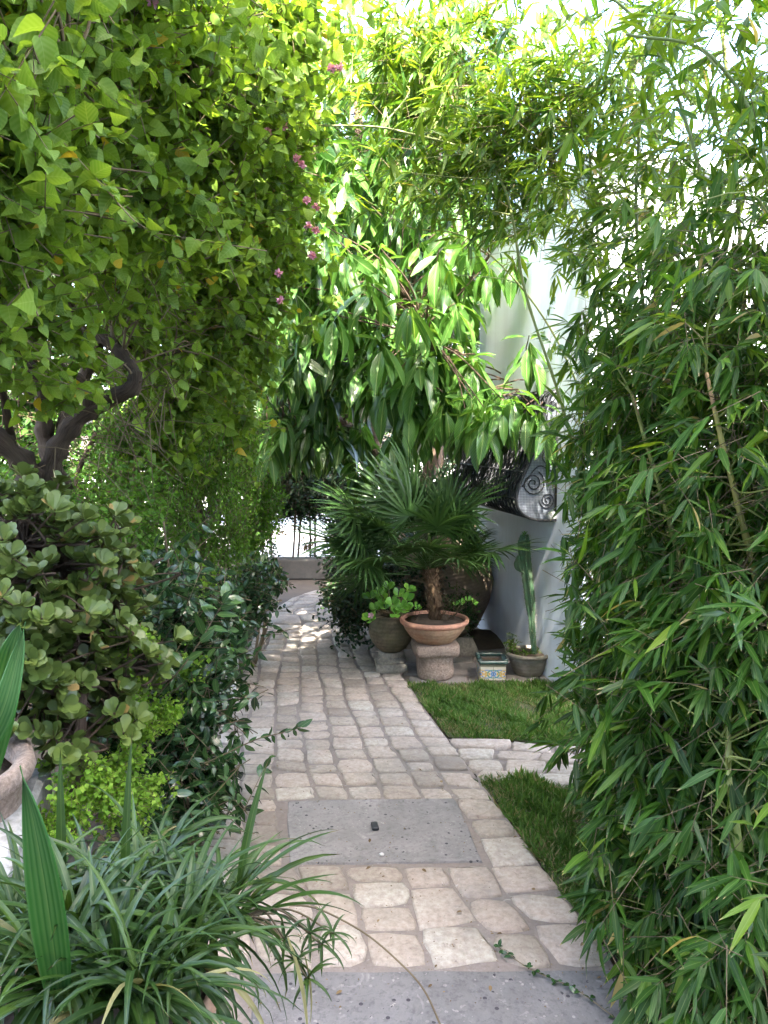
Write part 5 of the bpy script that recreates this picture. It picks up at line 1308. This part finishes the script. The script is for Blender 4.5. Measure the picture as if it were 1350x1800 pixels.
for (u, v, dd, r_, w) in (  # lower, dense face
        (1300, 1700, 1.95, (.28, .25, .25), 1.86), (1200, 1620, 2.25, (.22, .25, .25), 1.55), (1130, 1640, 2.5, (.16, .2, .2), 0.94), (1300, 1500, 2.05, (.3, .25, .28), 2.02), (1180, 1460, 2.4, (.26, .25, .28), 1.86), (1090, 1480, 2.75, (.16, .25, .24), 1.12), (1310, 1290, 2.1, (.3, .25, .28), 2.02), (1190, 1270, 2.5, (.27, .25, .28), 1.86), (1105, 1310, 3.0, (.19, .25, .26), 1.5),
        (1310, 1090, 2.1, (.3, .25, .28), 2.02), (1200, 1080, 2.5, (.28, .25, .28), 1.86), (1110, 1110, 3.1, (.21, .25, .28), 1.6), (1310, 890, 2.1, (.28, .25, .28), 1.86), (1190, 880, 2.6, (.28, .25, .28), 1.86), (1105, 940, 3.2, (.21, .25, .28), 1.5), (1300, 720, 2.15, (.28, .25, .24), 1.80), (1180, 720, 2.7, (.3, .25, .24), 1.80), (1070, 780, 3.3, (.24, .25, .24), 1.28),
        (1080, 1150, 3.5, (.12, .2, .3), .9), (1082, 1000, 3.5, (.12, .2, .28), .9), (1075, 850, 3.5, (.12, .2, .22), .7), (1050, 1280, 3.3, (.1, .15, .2), .9), (1048, 1120, 3.5, (.10, .15, .3), 1.0), (1045, 950, 3.5, (.10, .15, .25), .8), (1300, 560, 2.2, (.28, .25, .2), 1.28), (1200, 570, 2.9, (.28, .25, .2), 1.10), (1060, 650, 3.5, (.20, .25, .2), .8), (1290, 1780, 1.8, (.22, .15, .12), .6), (1160, 1720, 2.3, (.2, .2, .1), .35),
        # upper, open arch
        (1290, 400, 2.3, (.3, .25, .22), .55), (1150, 430, 2.9, (.35, .3, .25), .55), (1010, 440, 3.3, (.28, .3, .17), .5), (1030, 320, 3.2, (.4, .3, .26), .7), (900, 390, 3.5, (.28, .3, .13), 1.0), (790, 330, 3.6, (.28, .3, .2), 1.1), (910, 240, 3.4, (.4, .3, .28), 1.4), (1000, 180, 3.2, (.35, .3, .25), .6), (1200, 250, 2.8, (.36, .3, .26), .5), (1300, 220, 2.2, (.28, .2, .2), .35), (1080, 130, 3.1, (.4, .3, .22), .45), (770, 160, 3.7, (.34, .3, .28), 1.3), (690, 90, 3.7, (.32, .3, .25), .9), (880, 70, 3.5, (.38, .3, .24), .7), (1150, 20, 2.8, (.4, .3, .2), .4), (1290, 40, 2.2, (.3, .25, .2), .35), (660, 250, 3.9, (.24, .3, .24), .3), (1170, 540, 2.9, (.3, .25, .2), .5),
        # above and beside the frame
        (700, -250, 4.2, (.7, .6, .45), .3), (1000, -250, 3.6, (.7, .6, .4), .3), (1250, -250, 2.8, (.5, .5, .4), .3), (1500, 300, 2.4, (.4, .4, .6), .6), (1500, 900, 2.4, (.4, .4, .8), .9), (1500, 1500, 2.3, (.4, .4, .5), .9), (950, -600, 4.0, (.8, .6, .4), .2),  (1250, 1000, 3.2, (.4, .4, .6), 1.8), (1250, 1350, 3.0, (.4, .4, .5), 1.6)):
    bb.append((P(u, v, dd), r_, w * r_[0] * r_[2] * 10))
for (x, y, z, rx, ry, rz, w) in ((1.1, 1.75, 3.95, .75, .45, .16, 6), (.5, 1.65, 4.0, .45, .45, .16, 4), (.0, 1.8, 4.0, .36, .4, .13, 3), (.1, 2.35, 3.95, .5, .35, .12, 2.2)):  # extra overhead sprays, added out of view to keep sun off the path
    bb.append(((x, y, z), (rx, ry, rz), w))
tips, outs = in_blobs(r7, bb, 14500, 24, .38, .25)
keep = (tips[:, 2] > .04) & (((tips - CAMP) @ FWD) > 1.45); # the canes stand clear where few sprays grow in front of them
tu, tv_, td_ = proj(tips)
keep = ~((tu > 800) & (tu < 992) & (tv_ > 860) & (tv_ < 1215)) & ~((tu > 800) & (tu < 972) & (tv_ > 640) & (tv_ <= 860)) & ~((tu < 1030) & (tv_ > 1390)) & ~((tu < 1070) & (tv_ > 1640))
for c in CU[:2]:
    cu_, cv_, cd_ = proj(c[len(c) // 3:])
    for a, b, e in zip(cu_, cv_, cd_): keep &= ~((np.hypot(tu - a, tv_ - b) < 28) & (td_ < e + .03) & (r7.random(len(tips)) < .93))
tips, outs = tips[keep], outs[keep]
n = len(tips); per = 6
td = nrm(outs * .5 + r7.normal(size=(n, 3)) * .65 + [-.35, -.3, -.12]); ln = r7.uniform(.08, .2, n); base = tips - td * ln[:, None]
sv = nrm(np.cross(td, r7.normal(size=(n, 3)) * .6 + [0, 0, 1.]))
f = (np.arange(per) - (per - 1) / 2) / (per / 2)
ang = f[None, :] * 1.0 + r7.normal(size=(n, per)) * .15
p = tips[:, None] - td[:, None] * (abs(f)[None, :, None] * .045)
up_zone = (tips[:, 2] > 2.1)[:, None, None]
d = td[:, None] * np.cos(ang)[..., None] + sv[:, None] * np.sin(ang)[..., None] + np.where(up_zone, -.25, -.55) * np.array([0, 0, 1.]) + r7.normal(size=(n, per, 3)) * .12
nn3 = np.array([0, -.15, 1.0]) + r7.normal(size=(n, per, 3)) * .4
sz = r7.uniform(.06, .145, (n, per)) * r7.uniform(.8, 1.1, (n, 1)) * (1 - .25 * abs(f))[None, :]
ti = np.clip(r7.normal(.36, .2, (n, per)) + r7.normal(0, .12, (n, 1)) + np.clip((tips[:, 2:3] - 1.4) * .3, -.08, .36), 0, .93); ti[r7.random((n, per)) < .012] = 1.0  # tint lightens with height: sun above and shade below put into leaf colour
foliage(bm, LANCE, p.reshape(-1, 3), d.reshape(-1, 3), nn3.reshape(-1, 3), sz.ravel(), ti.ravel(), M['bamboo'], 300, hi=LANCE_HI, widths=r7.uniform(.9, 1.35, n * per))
twigs('branchlets', base, tips, .0014, M['twig'], bm)
mb = MB()
for c, r0 in links_to(csk, tips[::14], r7, .003, .05): mb.tube(c, np.linspace(r0, .0014, len(c)), 4, cap=False)
mb.build('branches', M['culm'], bm, kind='stuff')

# ================================================================== BEYOND
# low wall at the end of the path
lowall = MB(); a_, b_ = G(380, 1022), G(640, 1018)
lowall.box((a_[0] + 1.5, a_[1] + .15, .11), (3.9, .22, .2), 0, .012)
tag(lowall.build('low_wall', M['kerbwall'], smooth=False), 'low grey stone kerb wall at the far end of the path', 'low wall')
def far_tree(name, base, h, blobs, n, per, L, size, mat, tpl, label, cat, seed, trunk_r=.08, group=None, tint=(.5, .2), grav=.1):
    t = small_bush(name, base, blobs, n, per, L, size, mat, tpl, label, cat, seed, 0, group, grav, .3, tint, 'bark', .003, 14, .33, .3)
    r = np.random.default_rng(seed + 1); mb = MB(); b = np.array(base, float)
    for k in range(2):
        c = np.asarray(blobs[k % len(blobs)][0], float); m = (b + c) / 2 + r.normal(size=3) * .15
        mb.tube(spline([b + r.normal(size=3) * [.05, .05, 0], m, c], 6), np.linspace(trunk_r, trunk_r * .3, 13), 7)
    mb.build('trunk', M['bark'], t); return t
# shaded tunnel of hedge around the end of the path
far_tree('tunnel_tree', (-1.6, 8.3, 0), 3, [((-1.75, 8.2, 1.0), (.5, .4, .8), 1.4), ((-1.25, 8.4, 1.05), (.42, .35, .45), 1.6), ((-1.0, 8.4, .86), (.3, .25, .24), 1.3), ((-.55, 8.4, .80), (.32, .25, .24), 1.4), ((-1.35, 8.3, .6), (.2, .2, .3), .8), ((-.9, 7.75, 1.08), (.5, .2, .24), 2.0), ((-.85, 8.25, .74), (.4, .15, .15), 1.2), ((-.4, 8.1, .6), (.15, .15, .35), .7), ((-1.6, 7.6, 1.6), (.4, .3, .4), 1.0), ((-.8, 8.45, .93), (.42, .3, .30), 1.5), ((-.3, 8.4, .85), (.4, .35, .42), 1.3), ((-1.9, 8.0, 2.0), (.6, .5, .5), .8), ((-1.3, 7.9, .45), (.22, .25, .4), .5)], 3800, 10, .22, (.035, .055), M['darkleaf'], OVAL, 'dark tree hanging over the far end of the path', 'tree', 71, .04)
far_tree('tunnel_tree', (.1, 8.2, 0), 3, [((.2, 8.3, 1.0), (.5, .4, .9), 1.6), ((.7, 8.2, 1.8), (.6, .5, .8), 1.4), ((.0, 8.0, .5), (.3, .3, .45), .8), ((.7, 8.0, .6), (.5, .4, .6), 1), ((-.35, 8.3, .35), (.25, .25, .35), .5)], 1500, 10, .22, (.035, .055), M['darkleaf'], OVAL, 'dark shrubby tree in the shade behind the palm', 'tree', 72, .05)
mb = MB()
stm = thing('thin_trunks', (-.85, 8.35, 0), 'thin slanting dark stems standing before the bright gap above the low wall', 'shrub stems')
for u, v0, u2, dd in ((512, 1010, 520, 8.2), (520, 1010, 530, 8.3), (545, 1000, 544, 8.3), (553, 1000, 553, 8.4), (480, 1010, 470, 8.2), (600, 1000, 598, 8.3), (440, 1010, 452, 8.1), (460, 1010, 462, 8.2)):
    m_ = MB(); m_.tube(spline([P(u, v0 + 10, dd), P((u + u2) / 2 + 1, 950, dd), P(u2, 880, dd)], 4), .011, 5); m_.build('stem', M['bark'], stm)
small_bush('sunlit_plants', (-1.3, 8.9, 0), [((-1.45, 8.9, .35), (.35, .2, .2), 1), ((-.85, 8.8, .2), (.12, .1, .15), .2)], 120, 8, .16, (.03, .05), M['litter'], RUSC, 'pale dry sunlit plants left of the bright gap', 'plants', 73, 0)
# sunlit trees further off
far_tree('sunlit_tree', (-2.5, 13, 0), 4, [((-1.9, 12, 1.35), (.8, .6, .5), 2), ((-1.0, 12.4, 1.25), (.8, .6, .5), 1.6), ((-3.2, 12, 1.6), (1, .8, .9), 2), ((-1.6, 12.5, 2.4), (1.2, .8, .8), 2.5)], 2000, 9, .35, (.07, .11), M['vine'], OVAL, 'bright yellow green sunlit tree seen beyond the dark tunnel', 'tree', 74, .1, tint=(.75, .15))
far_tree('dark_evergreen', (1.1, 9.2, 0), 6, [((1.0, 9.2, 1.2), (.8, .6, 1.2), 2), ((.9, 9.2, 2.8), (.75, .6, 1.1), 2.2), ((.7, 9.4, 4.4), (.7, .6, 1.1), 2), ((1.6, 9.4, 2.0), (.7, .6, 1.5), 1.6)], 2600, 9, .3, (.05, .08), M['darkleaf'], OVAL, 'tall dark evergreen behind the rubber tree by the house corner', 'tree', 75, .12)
far_tree('shade_tree', (-2.4, 9.4, 0), 6, [((-1.2, 7.7, 3.0), (.8, .4, .8), 2.2), ((-.3, 7.8, 3.1), (.8, .4, .9), 2.2), ((-1.3, 7.7, 2.0), (.5, .35, .5), 2.2), ((.5, 8.0, 3.4), (.7, .4, .8), 1.5), ((-.5, 7.9, 1.9), (.5, .3, .4), 2.0), ((-1.2, 10.0, 3.4), (1.2, .8, .9), 2), ((.1, 10.0, 3.4), (1.1, .8, .9), 2), ((-.6, 10.2, 4.9), (1.4, .9, .8), 1.6), ((.6, 10, 5.0), (.9, .8, .8), 1.2)], 6500, 9, .35, (.06, .10), M['darkleaf'], OVAL, 'green shade tree behind the top of the rubber tree', 'tree', 76, .12)
far_tree('left_background_tree', (-3.6, 6.5, 0), 5, [((-3.6, 6.3, 2.0), (.9, .8, 1.0), 2), ((-3.0, 6.6, 3.6), (1.2, .9, 1.0), 2), ((-4.4, 5.6, 3.0), (1, 1, 1.1), 1.6), ((-3.4, 5.0, 4.2), (1, 1, .8), 1.5), ((-2.2, 7.0, 3.8), (.9, .8, .8), 1.2)], 2400, 9, .32, (.06, .09), M['midleaf'], OVAL, 'tall green tree standing behind the hedge at far left', 'tree', 77, .12)

# ================================================================== UNSEEN HOUSE ADDED BEHIND THE CAMERA TO SHADE THE FOREGROUND
hb_ = thing('added_shade_house', (0, -4.2, 0), 'tall white unseen house added behind the camera to shade the foreground', 'house')
mb = MB(); mb.box((0, -4.4, 3.9), (13, 6.0, 7.8)); mb.build('wall', M['stucco'], hb_, smooth=False)
mb = MB(); mb.box((0, -4.4, 7.92), (13.5, 6.5, .24), 0, .03); mb.build('roof', M['stucco'], hb_, smooth=False)
for x in (-4, -1.6, 1.6, 4):
    for z in (1.6, 5.2):
        mb = MB(); mb.box((x, -1.39, z), (1.1, .06, 1.5)); w_ = mb.build('window', M['frame'], hb_, smooth=False)
        mb = MB(); mb.box((x, -1.37, z), (.95, .06, 1.35)); mb.build('pane', M['glass'], w_, smooth=False)
